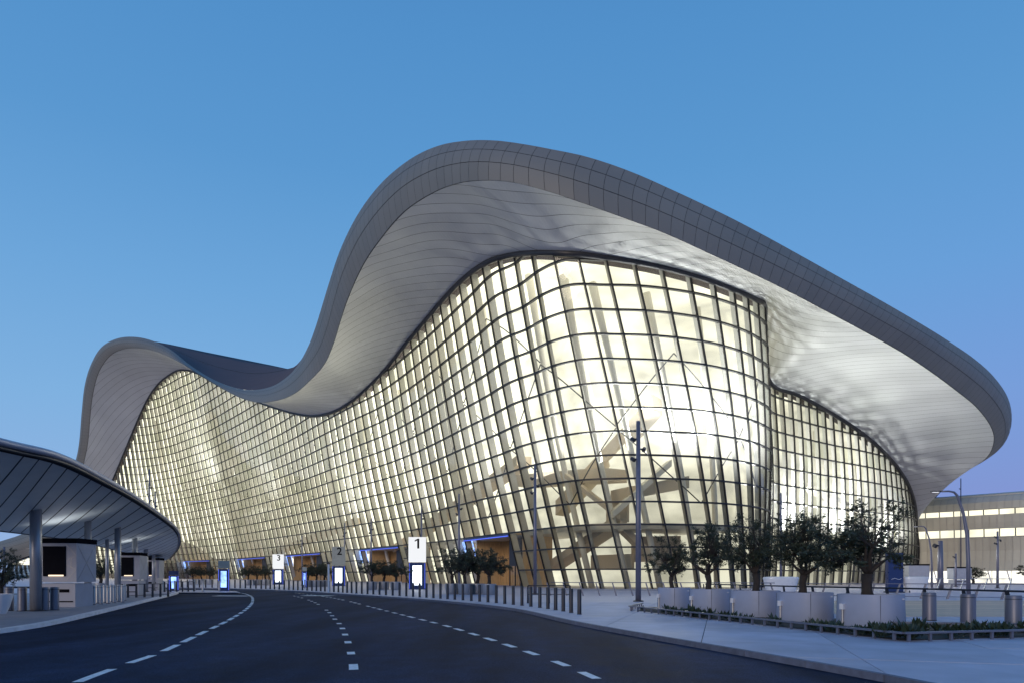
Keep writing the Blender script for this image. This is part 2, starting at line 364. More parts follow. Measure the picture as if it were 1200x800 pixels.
# plaza on the right of the road, its base sheet just below the slabs
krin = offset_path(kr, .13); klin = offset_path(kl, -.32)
plaza = sheet('plaza', [(p.x, p.y) for p in krin] + [(-260, 420), (260, 420), (260, -30)], -.014, M['joint'])
island = sheet('pavement', [(p.x, p.y) for p in klin][::-1] + [(-60, -30), (-130, 40)][:1] + [(-130, -30)], -.014, M['joint'])
def slabs(poly, n1, step1, step2, parent, limit=lambda c: True, m=M['paving']):
    bm = bmesh.new(); f = bm.faces.new([bm.verts.new((p[0], p[1], 0)) for p in poly]); bm.normal_update()
    if f.normal.z < 0: f.normal_flip()
    n1 = Vector(n1).normalized(); n2 = Vector((-n1.y, n1.x, 0))
    ss = [v.co.dot(n1) for v in bm.verts]; tt = [v.co.dot(n2) for v in bm.verts]
    cut_strips(bm, n1, math.floor(min(ss)) + .3, max(ss), step1, .022); cut_strips(bm, n2, math.floor(min(tt)) + .4, max(tt), step2, .022)
    bm.verts.index_update(); bm.faces.index_update()
    for isl in islands(bm):
        island_object('paving_slab', isl, m, parent, drop=.03, dz=random.uniform(-.0025, .0025))
    bm.free()
near = [p for p in krin if 6 <= p.y <= 41]
slabs([(p.x, p.y) for p in near] + [(30, near[-1].y), (30, near[0].y)], (.29, .957, 0), 3.0, 3.0, plaza)
rest = [p for p in krin if p.y >= near[-1].y]
sheet('plaza_paving', [(p.x, p.y) for p in rest] + [(-260, 420), (260, 420), (260, near[-1].y + .02)], 0, M['paving_far'])
sheet('plaza_paving', [(30.02, near[0].y), (30.02, near[-1].y), (260, near[-1].y), (260, near[0].y)], 0, M['paving_far'])
rest = [p for p in krin if p.y <= near[0].y]
sheet('plaza_paving', [(p.x, p.y) for p in rest] + [(260, near[0].y - .02), (260, -30)], 0, M['paving_far'])
nearl = [p for p in klin if 14 <= p.y <= 60]
slabs([(p.x, p.y) for p in nearl] + [(nearl[-1].x - 12, nearl[-1].y), (-27.3, nearl[0].y)], (.3, .95, 0), 3.2, 3.2, island, m=M['paving_grey'])
restl = [p for p in klin if p.y >= nearl[-1].y]
sheet('pavement_far', [(p.x, p.y) for p in restl] + [(-130, nearl[-1].y + .02)], 0, M['paving_far'])
# beige paved strips between the two railings
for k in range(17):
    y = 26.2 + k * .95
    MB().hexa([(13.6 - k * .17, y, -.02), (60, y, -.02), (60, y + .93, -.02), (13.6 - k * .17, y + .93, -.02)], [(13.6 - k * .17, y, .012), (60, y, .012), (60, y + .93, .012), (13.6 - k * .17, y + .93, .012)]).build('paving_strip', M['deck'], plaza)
# kerb stones
def kerb(path, inner, parent, mk):
    for i in range(len(path) - 1):
        if path[i].y < 4 or path[i].x < -60: continue
        a, b, c, d = path[i], path[i + 1], inner[i + 1], inner[i]
        t = (b - a).normalized() * .008
        q = [a + t, b - t, c - t, d + t]
        lo = [Vector((p.x, p.y, -.2)) for p in q]; hi = [Vector((p.x, p.y, .004)) for p in q]
        if (q[1] - q[0]).cross(q[2] - q[0]).z < 0: lo.reverse(); hi.reverse()
        MB().hexa(lo, hi).build('kerb_stone', mk, parent)
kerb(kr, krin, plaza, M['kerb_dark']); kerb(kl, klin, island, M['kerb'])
# raised crossing and traffic island beyond the left lane
sheet('crossing', [(-31.5, 62.8), (-25, 62.8), (-27.5, 68), (-33, 73), (-45, 79), (-60, 82), (-60, 74), (-40, 71)], -.02, M['paving_far'])
# lane markings
def dashes(pts, dash, gap, w, y0=0):
    path = smoothpath([(x, y, 0) for x, y in pts], .25); acc = 0; cur = []
    for a, b in zip(path, path[1:]):
        ph = acc % (dash + gap); acc += (b - a).length
        if ph < dash: cur.append(a)
        elif cur:
            cur.append(a); yield cur; cur = []
    if cur: yield cur
def paint(pts, dash, gap, w):
    pts = [((px - 600) / F * (1.72 * F / (py - HY)), 1.72 * F / (py - HY)) for px, py in pts]
    for seg in dashes(pts, dash, gap, w):
        if len(seg) < 3: continue
        m = MB(); l = offset_path(seg, w / 2); r = offset_path(seg, -w / 2); n = len(seg)
        m.v = [(p.x, p.y, -.116) for p in l] + [(p.x, p.y, -.116) for p in r]; m.f = [(i, i + 1, n + i + 1, n + i) for i in range(n - 1)]
        m.f = [tuple(reversed(f)) for f in m.f] if True else m.f
        m.build('lane_dash', M['paint'], road)
paint([(20, 830), (95, 797), (150, 777), (190, 763), (235, 742), (270, 725), (290, 712), (296, 704), (294, 698), (283, 694.3), (262, 692)], 1.45, .75, .17)
paint([(415, 810), (414, 797), (414, 778), (409, 756), (404, 742), (399, 732), (392, 724.5), (384, 715.5), (370, 706), (352, 699.5), (330, 695)], .62, 1.75, .17)
paint([(760, 818), (705, 797), (665, 780), (635, 769), (600, 757), (560, 744), (520, 732), (480, 722), (440, 712), (400, 702), (370, 697), (345, 694)], .85, .85, .17)
for q in ([(-24.5, 55.5), (-21.5, 55), (-21.3, 56.2), (-24.3, 56.8)], [(-17.5, 56.2), (-14.9, 55.6), (-14.6, 56.8), (-17.2, 57.4)], [(-19.5, 66), (-16.5, 63), (-16.2, 63.6), (-19.2, 66.7)]):
    MB().face([(x, y, -.116) for x, y in q]).build('lane_arrow', M['paint'], road)

# ------------------------------------------------------------------ terminal: guide curves
Cp = [(-10, 652, 285), (50, 635, 275), (88, 598, 262), (97, 549, 254), (103, 520, 248), (106, 487, 242), (109, 462, 237), (116, 436, 230), (129, 417, 223), (145, 409, 216), (162, 408, 209), (180, 411, 202), (198, 418, 194.5), (215, 427, 187), (232, 438, 179), (255, 452, 168), (280, 465, 157), (302, 471, 147), (325, 469, 137), (345, 461, 128), (363, 446, 120), (380, 427, 112.5), (391, 403, 106), (399, 377, 100), (409, 348, 94), (426, 311, 88), (447, 280, 82), (474, 249, 77), (507, 227, 72.5), (537, 215.5, 69), (567, 212, 66.5), (600, 214, 65), (640, 224, 64), (682, 238, 63.5), (732, 256, 64), (780, 274, 65), (835, 299, 67), (878, 319, 69), (921, 340, 71.5), (965, 363, 75), (1010, 387, 79.5), (1055, 412, 85), (1090, 435, 91), (1121, 458, 97), (1144, 477, 102.5), (1160, 498, 108), (1164.5, 515, 112), (1158, 533, 116), (1140, 547, 120), (1112, 559, 125), (1082, 570, 131)]
Dp = [(10, 660, 300), (62, 640, 285), (118, 606, 268), (129, 572, 262), (140, 545, 256), (152, 516, 250), (163, 490, 244), (174, 467, 238), (186, 450, 231), (198, 440, 224), (209, 434, 218), (221, 433.5, 214), (234, 438, 209), (248, 445, 203.5), (263, 452.5, 197.5), (285, 463, 188.5), (307, 472, 179), (328, 479, 170), (350, 485, 160), (371, 487, 150.5), (392, 482, 142), (413, 470, 134), (435, 451, 126.5), (455, 430, 119), (476, 404, 110.5), (498, 378, 102.5), (521, 351, 94.8), (546, 326, 87.6), (573, 307.5, 81.3), (601, 299.5, 78.4), (630, 297, 74.2), (662, 298, 71.9), (700, 301.5, 72), (741, 307.5, 72.2), (783, 316, 73.2), (823, 327, 74.8), (860, 340.5, 77.5), (884, 351, 80.5), (897, 361, 84), (895, 402, 91), (902, 449, 97), (935, 463, 102.5), (970, 482, 108), (1010, 508, 114), (1040, 535, 120), (1059, 560, 125.5), (1067, 577, 129), (1071, 592, 132), (1072.5, 604, 135), (1073, 613, 138), (1072, 621, 141)]
Ap = [(-20, 640), (35, 622), (72, 598), (88, 545), (93.5, 520), (97, 482), (101, 450), (108, 426), (120, 406.5), (139, 396.5), (160, 395), (181, 400), (201, 410), (221, 426), (243, 440.5), (266, 451), (291, 456.5), (317, 453), (337, 441), (351, 425), (362, 405), (370, 384), (377, 362), (387, 330), (400, 293), (420, 253), (447, 217), (480, 189), (513, 172.5), (547, 166), (580, 165.5), (613, 169.5), (648, 176), (690, 185), (740, 202), (790, 224), (848, 251.5), (893, 275), (938, 300), (984, 326), (1032, 353), (1080, 381), (1112, 401), (1141, 421), (1163, 441), (1179, 464), (1184.5, 487), (1181, 508), (1168, 526), (1134, 549), (1092, 567)]
NI = len(Cp)                     # 51 guide lines, index = photo guide + 2
assert len(Dp) == NI and len(Ap) == NI
CC = [P(*p) for p in Cp]; DD = [P(*p) for p in Dp]
AA = [P(a[0], a[1], c[2] * 1.018) for a, c in zip(Ap, Cp)]
Bp = {0: (10, 370), 1: (72, 346), 2: (130, 322), 4: (167, 306), 6: (200, 290), 8: (234, 272), 10: (258, 257), 12: (282, 240), 14: (307, 220), 16: (349, 192), 18: (389, 170), 20: (433, 150), 22: (487, 130), 24: (530, 116), 26: (590, 97.5), 27: (622, 91), 28: (652, 84.8), 29: (682, 80.2), 30: (712, 78.6), 32: (786, 78), 34: (848, 79.6), 35: (868, 81.3), 36: (884, 83.8), 37: (892, 86.8), 38: (897, 90), 39: (898, 95), 40: (903, 100), 41: (935, 105.5), 42: (970, 111), 43: (1010, 117), 44: (1040, 123.5), 45: (1060, 129), 46: (1068, 133), 47: (1071, 136.5), 48: (1072.5, 139.5), 49: (1073, 142.5), 50: (1072, 146)}
BB = []
for i in range(NI):
    if i in Bp: BB.append(G(*Bp[i]))
    else: BB.append((G(*Bp[i - 1]) + G(*Bp[i + 1])) / 2)
Cu = lambda u: crom(CC, u); Du = lambda u: crom(DD, u); Au = lambda u: crom(AA, u); Bu = lambda u: crom(BB, u)
def lean(u): t = Du(u); b = Bu(u); return (t - b) / t.z
def S(u, z, inset=0):
    b = Bu(u); l = lean(u); p = b + l * z
    w = z / max(Du(u).z, 1)
    nrm = outward(u); p += nrm * (1.1 * math.sin(math.pi * min(1, w)) * .6)
    if inset: p -= nrm * inset
    return p
def outward(u):
    e = .05; a = (Bu(max(u - e, 0)) + Du(max(u - e, 0))) * .5; b = (Bu(min(u + e, NI - 1)) + Du(min(u + e, NI - 1))) * .5; t = b - a; t.z = 0; t.normalize()
    return Vector((t.y, -t.x, 0))
# column positions: about 2.6 m apart
us = [0.0]; acc = 0; prev = (Bu(0) + Du(0)) * .5; k = 0
while k < (NI - 1) * 200:
    k += 1; u = k / 200; cur = (Bu(u) + Du(u)) * .5; dd = cur - prev; acc += math.hypot(dd.x, dd.y); prev = cur
    if acc >= (3.7 if u < 28.4 else 2.9 if u < 36 else 2.45): us.append(u); acc = 0
us.append(float(NI - 1))
ROW0, ROW = 2.25, 2.5
rows = [0.0] + [ROW0 + ROW * i for i in range(27)]
terminal = empty('terminal_building', (0, 78, 0))
tag(terminal, 'long glass-fronted airport terminal glowing from within under a wavy grey metal roof', 'terminal building')
def tb(name, mb, m, smooth=False, par=None):
    for i, v in enumerate(mb.v): pass
    o = mb.build(name, m, par or terminal, smooth)
    if par is None: o.location = (0, -78, 0)
    return o
def proj(p): return (600 + F * p.x / p.y, HY - F * (p.z - EYE) / p.y)
# portals: (left photo column, right photo column) measured along the base
portals = [(563, 614), (430, 479), (345, 386), (285, 317), (222, 251)]
def upx(px):
    best = min(range(0, 40 * 50), key=lambda k: abs(proj(Bu(k / 50))[0] - px)); return best / 50
pu = [(min(us, key=lambda x: abs(x - upx(a))), min(us, key=lambda x: abs(x - upx(b)))) for a, b in portals]
def inportal(ua, z0):
    return any(a - 1e-6 <= ua < b - 1e-6 for a, b in pu) and z0 < rows[3] - .01
PH = rows[3]
# glass panes
panes = []
for i in range(len(us) - 1):
    ua, ub = us[i], us[i + 1]; ha, hb = Du(ua).z - .25, Du(ub).z - .25
    for r in range(len(rows) - 1):
        z0, z1 = rows[r], rows[r + 1]
        if inportal(ua, z0): continue
        if z0 >= max(ha, hb): break
        poly = [(ua, z0), (ub, z0), (ub, z1), (ua, z1)]
        def h(u): return ha + (hb - ha) * (u - ua) / (ub - ua)
        cl = []
        for a, b in zip(poly, poly[1:] + poly[:1]):
            ia, ib = a[1] <= h(a[0]) + 1e-6, b[1] <= h(b[0]) + 1e-6
            if ia: cl.append(a)
            if ia != ib:
                fa, fb = a[1] - h(a[0]), b[1] - h(b[0]); t = fa / (fa - fb); cl.append((a[0] + (b[0] - a[0]) * t, a[1] + (b[1] - a[1]) * t))
        if len(cl) < 3: continue
        pts = [S(u, z, .05) for u, z in cl]
        pp = [proj(p) for p in pts]; ar = abs(sum(a[0] * b[1] - b[0] * a[1] for a, b in zip(pp, pp[1:] + pp[:1]))) / 2
        vis = 1
        if outward(ua).dot(pts[0] - Vector((0, 0, EYE))) > 0: vis = 0
        panes.append((ar * vis, pts))
panes.sort(key=lambda x: -x[0])
for ar, pts in panes[:300]:
    nrm = (pts[1] - pts[0]).cross(pts[2] - pts[0]).normalized()
    m = MB(); m.face(pts); tb('glass_pane', m, M['glass'])
m = MB()
for ar, pts in panes[300:]: m.face(pts)
tag(tb('glass_pane', m, M['glass']), kind='stuff')
BIG = {min(range(len(us)), key=lambda k: abs(proj(Du(us[k]))[0] - px)) for px in (447, 240)}
# mullions: black cap outside, deep pale fin inside
for i, u in enumerate(us):
    h = Du(u).z + .1; z0 = 0
    inside = any(a + 1e-6 < u < b - 1e-6 for a, b in pu)
    if inside: z0 = PH
    if h - z0 < .5: continue
    zs = [z0 + (h - z0) * k / 8 for k in range(9)]
    nrm = outward(u); tan = Vector((-nrm.y, nrm.x, 0)); big = (i in BIG)
    def prism(w, o0, o1):
        m = MB(); n = 0
        for z in zs:
            c = S(u, z); m.v += [tuple(c + tan * w + nrm * o0), tuple(c - tan * w + nrm * o0), tuple(c - tan * w + nrm * o1), tuple(c + tan * w + nrm * o1)]
        for k in range(8):
            for q in range(4):
                q2 = (q + 1) % 4; m.f.append((k * 4 + q, k * 4 + q2, k * 4 + 4 + q2, k * 4 + 4 + q))
        return m
    tb('mullion', prism(.075 if not big else .16, .12, -.05), M['mullion'])
    tb('mullion_fin', prism(.10, -.08, -1.0 if u < 28 else -.6), M['fin'])
# transoms
for r, z in enumerate(rows[1:]):
    run = []
    def flush(run, lower):
        if len(run) < 2: return
        m = MB()
        for (p, nrm) in run:
            m.v += [tuple(p + nrm * .14 + Vector((0, 0, .085))), tuple(p + nrm * .14 - Vector((0, 0, .085))), tuple(p - nrm * .2 - Vector((0, 0, .085))), tuple(p - nrm * .2 + Vector((0, 0, .085)))]
        for k in range(len(run) - 1):
            for q in range(4):
                q2 = (q + 1) % 4; m.f.append((k * 4 + q, k * 4 + q2, k * 4 + 4 + q2, k * 4 + 4 + q))
        tb('transom', m, M['mullion'])
    k = 0
    while k <= (NI - 1) * 10:
        u = k / 10; ok = Du(u).z - .1 > z and not (z < PH - .01 and any(a < u < b for a, b in pu))
        if ok: run.append((S(u, z), outward(u)))
        else: flush(run, z); run = []
        k += 1
    flush(run, z)
# dark gutter where glass meets soffit
m = MB(); m.tube([Du(k / 5) + outward(k / 5) * .15 for k in range((NI - 1) * 5 + 1)], .34, 8)
tb('glass_head_trim', m, M['trim'], True)
# interior: lit wall, floors, columns, braces
def strip_surface(fn0, fn1, ks, m=None):
    m = m or MB(); n = len(m.v)
    for k in ks: m.v += [tuple(fn0(k)), tuple(fn1(k))]
    for i in range(len(ks) - 1): m.f.append((n + 2 * i, n + 2 * i + 2, n + 2 * i + 3, n + 2 * i + 1))
    return m
ks = [k / 2 for k in range(0, (NI - 2) * 2)]
m = MB()
def ins(u, z, dd): return S(u, z, dd * (1 if u < 37 or u > 42 else .35))
for zz in [(0, .2), (.2, .4), (.4, .6), (.6, .8), (.8, 1)]:
    strip_surface(lambda u: ins(u, (Du(u).z - .3) * zz[0], 12), lambda u: ins(u, (Du(u).z - .3) * zz[1], 12), ks, m)
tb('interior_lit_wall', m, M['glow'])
m = MB()
strip_surface(lambda u: S(u, Du(u).z - .35, .9), lambda u: ins(u, Du(u).z - .3, 12.2) - Vector((0, 0, .05)), ks, m)
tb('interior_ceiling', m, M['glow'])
# lamps standing inside, behind the glass, washing the fins and the soffit outside
for u, z, e in [(6, 30, 3500), (12, 36, 4000), (16, 26, 2500), (20.5, 18, 2200), (24, 16, 2200), (27, 16, 2000), (30, 17, 2400), (33, 17, 3600), (35.3, 16, 3600), (38.6, 10, 4600), (40.4, 10, 6000), (42, 10, 6200), (43.6, 8, 6000)]:
    la = bpy.data.lights.new('interior_lamp', 'AREA'); la.shape = 'DISK'; la.size = 7.0 if u < 31 else 2.6; la.energy = e; la.color = (.94, .96, 1)
    lo = bpy.data.objects.new('interior_lamp', la); COL.objects.link(lo); lo.location = S(u, z, (8.0 if u < 31 else 5.0) if u < 37 else 3.0)
    lo.rotation_euler = (outward(u) + Vector((0, 0, 1.15))).to_track_quat('-Z', 'Y').to_euler()
m = MB()
for zf, th in ((7.6, .7),):
    kk = [k / 2 for k in range(4, 74)]
    a = [ins(u, zf, 2.5) for u in kk]; b = [ins(u, zf, 11) for u in kk]
    for i in range(len(kk) - 1):
        q = [a[i], a[i + 1], b[i + 1], b[i]]; m.hexa([p - Vector((0, 0, th)) for p in q], q)
tb('interior_floor', m, M['cream'])
for u in [x + .1 for x in range(4, 38, 2)] + [40.6, 42.5, 44]:
    m = MB(); h = Du(u).z - .4; m.tube([S(u, h * k / 6, 5.2) for k in range(7)], [.4, .38, .36, .35, .36, .4, .5], 10); tb('interior_column', m, M['white_int'], True)
def brace(u0, z0, u1, z1):
    if max(z0, z1) > min(Du(u0).z, Du(u1).z) - 1.2: return
    m = MB(); m.tube([S(u0 + (u1 - u0) * k / 6, z0 + (z1 - z0) * k / 6, 1.2) for k in range(7)], .075, 6); tb('interior_brace', m, M['trim'], True)
bi = list(range(2, len(us) - 4, 6))
for a in range(20, len(us) - 9, 6):
    if us[a] > 39: break
    for lv in range(3):
        z = 9.8 + lv * 8.2
        ua, um, ub = us[a], us[min(a + 3, len(us) - 1)], us[min(a + 6, len(us) - 1)]
        if lv % 2 == 0: brace(ua, z, um, z + 8.0); brace(um, z + 8.0, ub, z)
        else: brace(ua, z + 8.0, um, z); brace(um, z, ub, z + 8.0)
# slanting walkways and stair flights seen behind the near glass
def ramp(p, q, w, h, name, mt):
    p, q = Vector(p), Vector(q); t = (q - p); t.z = 0; s = Vector((-t.y, t.x, 0)).normalized() * w / 2; up = Vector((0, 0, h))
    m = MB(); m.hexa([p + s, p - s, q - s, q + s], [p + s + up, p - s + up, q - s + up, q + s + up]); tb(name, m, mt)
def rampS(u0, z0, d0, u1, z1, d1, w, h, name, mt): ramp(S(u0, z0, d0), S(u1, z1, d1), w, h, name, mt)
rampS(27.2, 9.5, 6.5, 34.6, 21.5, 9, 3, 1.9, 'stair_flight', M['beige'])
rampS(26.6, 2.2, 6, 29.6, 7.4, 7, 2.4, 1.1, 'stair_flight', M['beige'])
rampS(30.2, 8.3, 4.5, 33.8, 14.6, 6.5, 1.6, .8, 'escalator', M['white_int'])
rampS(28.2, 13.6, 5, 30.6, 8.4, 5, 1.4, .6, 'escalator', M['beige'])
rampS(32.4, 2.0, 5.5, 30.2, 7.2, 6, 2.0, 1.0, 'escalator', M['beige'])
rampS(25.8, 14.6, 8, 30.2, 13.0, 8.5, 4, 1.6, 'upper_walkway', M['beige'])
rampS(29.8, 10.6, 8, 35.4, 12.4, 9, 4, 1.5, 'upper_walkway', M['beige'])
rampS(30.4, 3.2, 9, 34.6, 3.4, 9, .8, 3.2, 'reception_wall', M['beige'])
rampS(28.6, 8.2, 9, 31.6, 8.2, 9, .8, 2.6, 'balustrade', M['beige'])
rampS(20.5, 6.5, 6, 26.0, 17.5, 8, 2.5, 1.4, 'stair_flight', M['beige'])
rampS(14, 8, 6, 18.5, 14, 8, 2.5, 1.4, 'stair_flight', M['beige'])
ramp((46, 113, 17), (62, 121, 12), 2, .8, 'stair_flight', M['cream'])
ramp((44, 112, 9), (66, 124, 9), 2, 1.0, 'upper_walkway', M['cream'])
rampS(27.5, 2.4, 8, 29.5, 2.4, 8, .5, 1.8, 'reception_wall', M['beige'])

# portals
for pi, (a, b) in enumerate(pu):
    par = empty('entrance_portal', Bu((a + b) / 2)); par.parent = terminal; par.location = Bu((a + b) / 2) - Vector((0, 78, 0))
    off = -Bu((a + b) / 2)
    def pb(name, m, mt):
        o = m.build(name, mt, par); o.location = off; return o
    A0, B0 = Bu(a), Bu(b); t = (B0 - A0).normalized(); n = Vector((t.y, -t.x, 0)); wdt = (B0 - A0).length
    A0 = A0 + Vector((0, 0, 0)); dp = 4.5
    Q = lambda s, dep, z: A0 + t * s - n * dep + Vector((0, 0, z))
    m = MB(); m.hexa([Q(0, dp, 0), Q(wdt, dp, 0), Q(wdt, dp + .2, 0), Q(0, dp + .2, 0)], [Q(0, dp, PH - .2), Q(wdt, dp, PH - .2), Q(wdt, dp + .2, PH - .2), Q(0, dp + .2, PH - .2)]); pb('back_wall', m, M['wood'])
    for s0 in (0, wdt - .25):
        m = MB(); m.hexa([Q(s0, .1, 0), Q(s0 + .25, .1, 0), Q(s0 + .25, dp - .01, 0), Q(s0, dp - .01, 0)], [Q(s0, .1, PH - .2), Q(s0 + .25, .1, PH - .2), Q(s0 + .25, dp - .01, PH - .2), Q(s0, dp - .01, PH - .2)]); pb('side_wall', m, M['wood'])
    top = [S(a, PH, .1), S(b, PH, .1), Q(wdt, dp + .2, PH), Q(0, dp + .2, PH)]
    m = MB(); m.hexa([p - Vector((0, 0, .15)) for p in top], top); pb('ceiling', m, M['wood'])
    m = MB(); m.hexa([Q(.8, 2.2, PH - .3), Q(wdt - .8, 2.2, PH - .3), Q(wdt - .8, 3.4, PH - .3), Q(.8, 3.4, PH - .3)], [Q(.8, 2.2, PH - .2), Q(wdt - .8, 2.2, PH - .2), Q(wdt - .8, 3.4, PH - .2), Q(.8, 3.4, PH - .2)]); pb('ceiling_light', m, M['warm_light'])
    # header with blue light line
    h0, h1 = S(a, PH), S(b, PH); nn = outward((a + b) / 2)
    m = MB(); m.hexa([h0 + nn * .15 + Vector((0, 0, -.42)), h1 + nn * .15 + Vector((0, 0, -.42)), h1 - nn * .2 + Vector((0, 0, -.42)), h0 - nn * .2 + Vector((0, 0, -.42))], [h0 + nn * .15 + Vector((0, 0, -.09)), h1 + nn * .15 + Vector((0, 0, -.09)), h1 - nn * .2 + Vector((0, 0, -.09)), h0 - nn * .2 + Vector((0, 0, -.09))]); pb('header', m, M['blue_box'])
    m = MB(); m.tube([h0 + nn * .17 - Vector((0, 0, .40)), h1 + nn * .17 - Vector((0, 0, .40))], .07, 6); pb('light_line', m, M['blue_led'])
    # wooden battens, dark glazed door tower
    k = .3
    while k < wdt - .3:
        if not (wdt * .52 < k < wdt * .78):
            m = MB(); m.hexa([Q(k, dp - .25, 0), Q(k + .12, dp - .25, 0), Q(k + .12, dp - .01, 0), Q(k, dp - .01, 0)], [Q(k, dp - .25, PH - .4), Q(k + .12, dp - .25, PH - .4), Q(k + .12, dp - .01, PH - .4), Q(k, dp - .01, PH - .4)]); pb('batten', m, M['wood'])
        k += .75
    s0, s1 = wdt * .54, wdt * .77
    m = MB(); m.hexa([Q(s0, 1.6, 2.9), Q(s1, 1.6, 2.9), Q(s1, dp - .3, 2.9), Q(s0, dp - .3, 2.9)], [Q(s0, 1.6, PH - .5), Q(s1, 1.6, PH - .5), Q(s1, dp - .3, PH - .5), Q(s0, dp - .3, PH - .5)]); pb('door_tower', m, M['dark_metal'])
    for c0, c1 in ((s0, s0 + .12), (s1 - .12, s1), ((s0 + s1) / 2 - .05, (s0 + s1) / 2 + .05)):
        m = MB(); m.hexa([Q(c0, 1.6, 0), Q(c1, 1.6, 0), Q(c1, 1.75, 0), Q(c0, 1.75, 0)], [Q(c0, 1.6, 2.9), Q(c1, 1.6, 2.9), Q(c1, 1.75, 2.9), Q(c0, 1.75, 2.9)]); pb('door_frame', m, M['dark_metal'])
    m = MB(); m.face([Q(s0, 1.68, 0), Q(s1, 1.68, 0), Q(s1, 1.68, 2.9), Q(s0, 1.68, 2.9)]); pb('door_glass', m, M['glass'])
    # blue display beside the portal, inside the glass
    ud = a - .55; p0, p1 = S(ud, 4.3, 1.6), S(ud + .45, 4.3, 1.6); q0, q1 = S(ud + .08, 6.9, 1.2), S(ud + .53, 6.9, 1.2)
    dn = outward(ud) * .12
    m = MB(); m.hexa([p0 + dn, p1 + dn, p1 - dn, p0 - dn], [q0 + dn, q1 + dn, q1 - dn, q0 - dn]); pb('display_screen', m, M['screen_blue'])

# ------------------------------------------------------------------ terminal roof
def soffit_pt(u, v):
    c, d_ = Cu(u), Du(u); p = c.lerp(d_, v)
    L_ = (c - d_).length
    p.z += math.sin(math.pi * v) * L_ * .035
    return p
bm = bmesh.new(); NU, NV = 400, 10; grid = []
for i in range(NU + 1):
    u = i * (NI - 1) / NU; grid.append([bm.verts.new(soffit_pt(u, j / NV)) for j in range(NV + 1)])
for i in range(NU):
    for j in range(NV): bm.faces.new((grid[i][j], grid[i + 1][j], grid[i + 1][j + 1], grid[i][j + 1]))
bk = bm.copy()
for v in bk.verts: v.co.z += .12
me = bpy.data.meshes.new('soffit_backing'); bk.to_mesh(me); bk.free(); me.materials.append(M['backing']); inst('soffit_backing', me, terminal, (0, -78, 0))
ss = [v.co.dot(SN) for v in bm.verts]
cut_strips(bm, SN, math.floor(min(ss)) + .2, max(ss), 1.55, .05)
bm.verts.index_update(); bm.faces.index_update()
isl = sorted(islands(bm), key=lambda g: -sum(f.calc_area() for f in g))
for g_ in isl:
    o = island_object('soffit_panel', g_, M['soffit'], terminal, smooth=True); o.location = (0, -78, 0)
bm.free()
# fascia: a rolled edge band, three courses of panels
def outw2(u):
    d_ = Cu(u) - Du(u); d_.z = 0
    return d_.normalized() if d_.length > .1 else outward(u)
def fascia_pt(u, v, ex=0):
    a, c = Au(u), Cu(u); p = a.lerp(c, v); h = (a - c).length
    return p + outw2(u) * (math.sin(math.pi * min(1, v * .9 + .06)) * h * .16 + ex)
fs = [0.0]; acc = 0; prev = Au(0)
for k in range(1, (NI - 1) * 100 + 1):
    u = k / 100; c = Au(u); acc += (c - prev).length; prev = c
    if acc > 1.45: fs.append(u); acc = 0
fs.append(NI - 1.0)
pan = []
for i in range(len(fs) - 1):
    ua, ub = fs[i], fs[i + 1]; du = (ub - ua) * .014
    for v0, v1 in ((0, .3), (.3, .62), (.62, 1)):
        w = .006; vs = [v0 + w + (v1 - v0 - 2 * w) * j / 3 for j in range(4)]
        if v1 == 1: vs = [v0 + w + (v1 - v0 - w) * j / 3 for j in range(4)]
        q = []
        for v in vs: q += [fascia_pt(ua + du, v), fascia_pt(ub - du, v)]
        a, b, c = proj(q[0]), proj(q[1]), proj(q[-1]); ar = abs((b[0] - a[0]) * (c[1] - a[1]) - (b[1] - a[1]) * (c[0] - a[0]))
        pan.append((ar, q))
pan.sort(key=lambda x: -x[0])
fm = [(0, 1, 3, 2), (2, 3, 5, 4), (4, 5, 7, 6)]
for ar, q in pan[:300]:
    m = MB(); m.v = [tuple(p) for p in q]; m.f = list(fm); tb('fascia_panel', m, M['fascia'], True)
m = MB()
for ar, q in pan[300:]:
    n = len(m.v); m.v += [tuple(p) for p in q]; m.f += [tuple(n + i for i in f) for f in fm]
if m.v: tag(tb('fascia_panel', m, M['fascia']), kind='stuff')
m = MB(); NUF = 400
for j in range(5):
    for i in range(NUF + 1): m.v.append(tuple(fascia_pt(i * (NI - 1) / NUF, j / 4, -.12)))
for j in range(4):
    for i in range(NUF): a = j * (NUF + 1) + i; m.f.append((a, a + 1, a + NUF + 2, a + NUF + 1))
tb('fascia_backing', m, M['backing'], True)
# roof top: from the edge back over the building
A2 = {0: P(60, 650, 350), 6: P(125, 520, 320), 8: P(142, 440, 305), 10: P(165, 397, 290), 12: P(200, 403.5, 280), 14: P(240, 412, 270), 16: P(285, 421, 258), 18: P(320, 428, 246), 20: P(352, 435, 234), 22: P(385, 440, 222), 25: P(440, 430, 200), 28: P(520, 330, 165), 32: P(640, 280, 150), 37: P(800, 330, 150), 42: P(960, 420, 155), 46: P(1060, 500, 165), 50: P(1085, 600, 170)}
def A2u(u):
    kk = sorted(A2); 
    for a, b in zip(kk, kk[1:]):
        if u <= b: t = (u - a) / (b - a); t = t * t * (3 - 2 * t) if a >= 22 else t; return A2[a].lerp(A2[b], t)
    return A2[kk[-1]]
m = MB(); NR = 150; NV = 8
def rt(u, v):
    a = fascia_pt(u, 0, -.1); b = A2u(u); p = a.lerp(b, v); p.z += math.sin(math.pi * v) * -.5; return p
for i in range(NR + 1):
    for j in range(NV + 1): m.v.append(tuple(rt(i * (NI - 1) / NR, j / NV)))
for i in range(NR):
    for j in range(NV): a = i * (NV + 1) + j; m.f.append((a, a + NV + 1, a + NV + 2, a + 1))
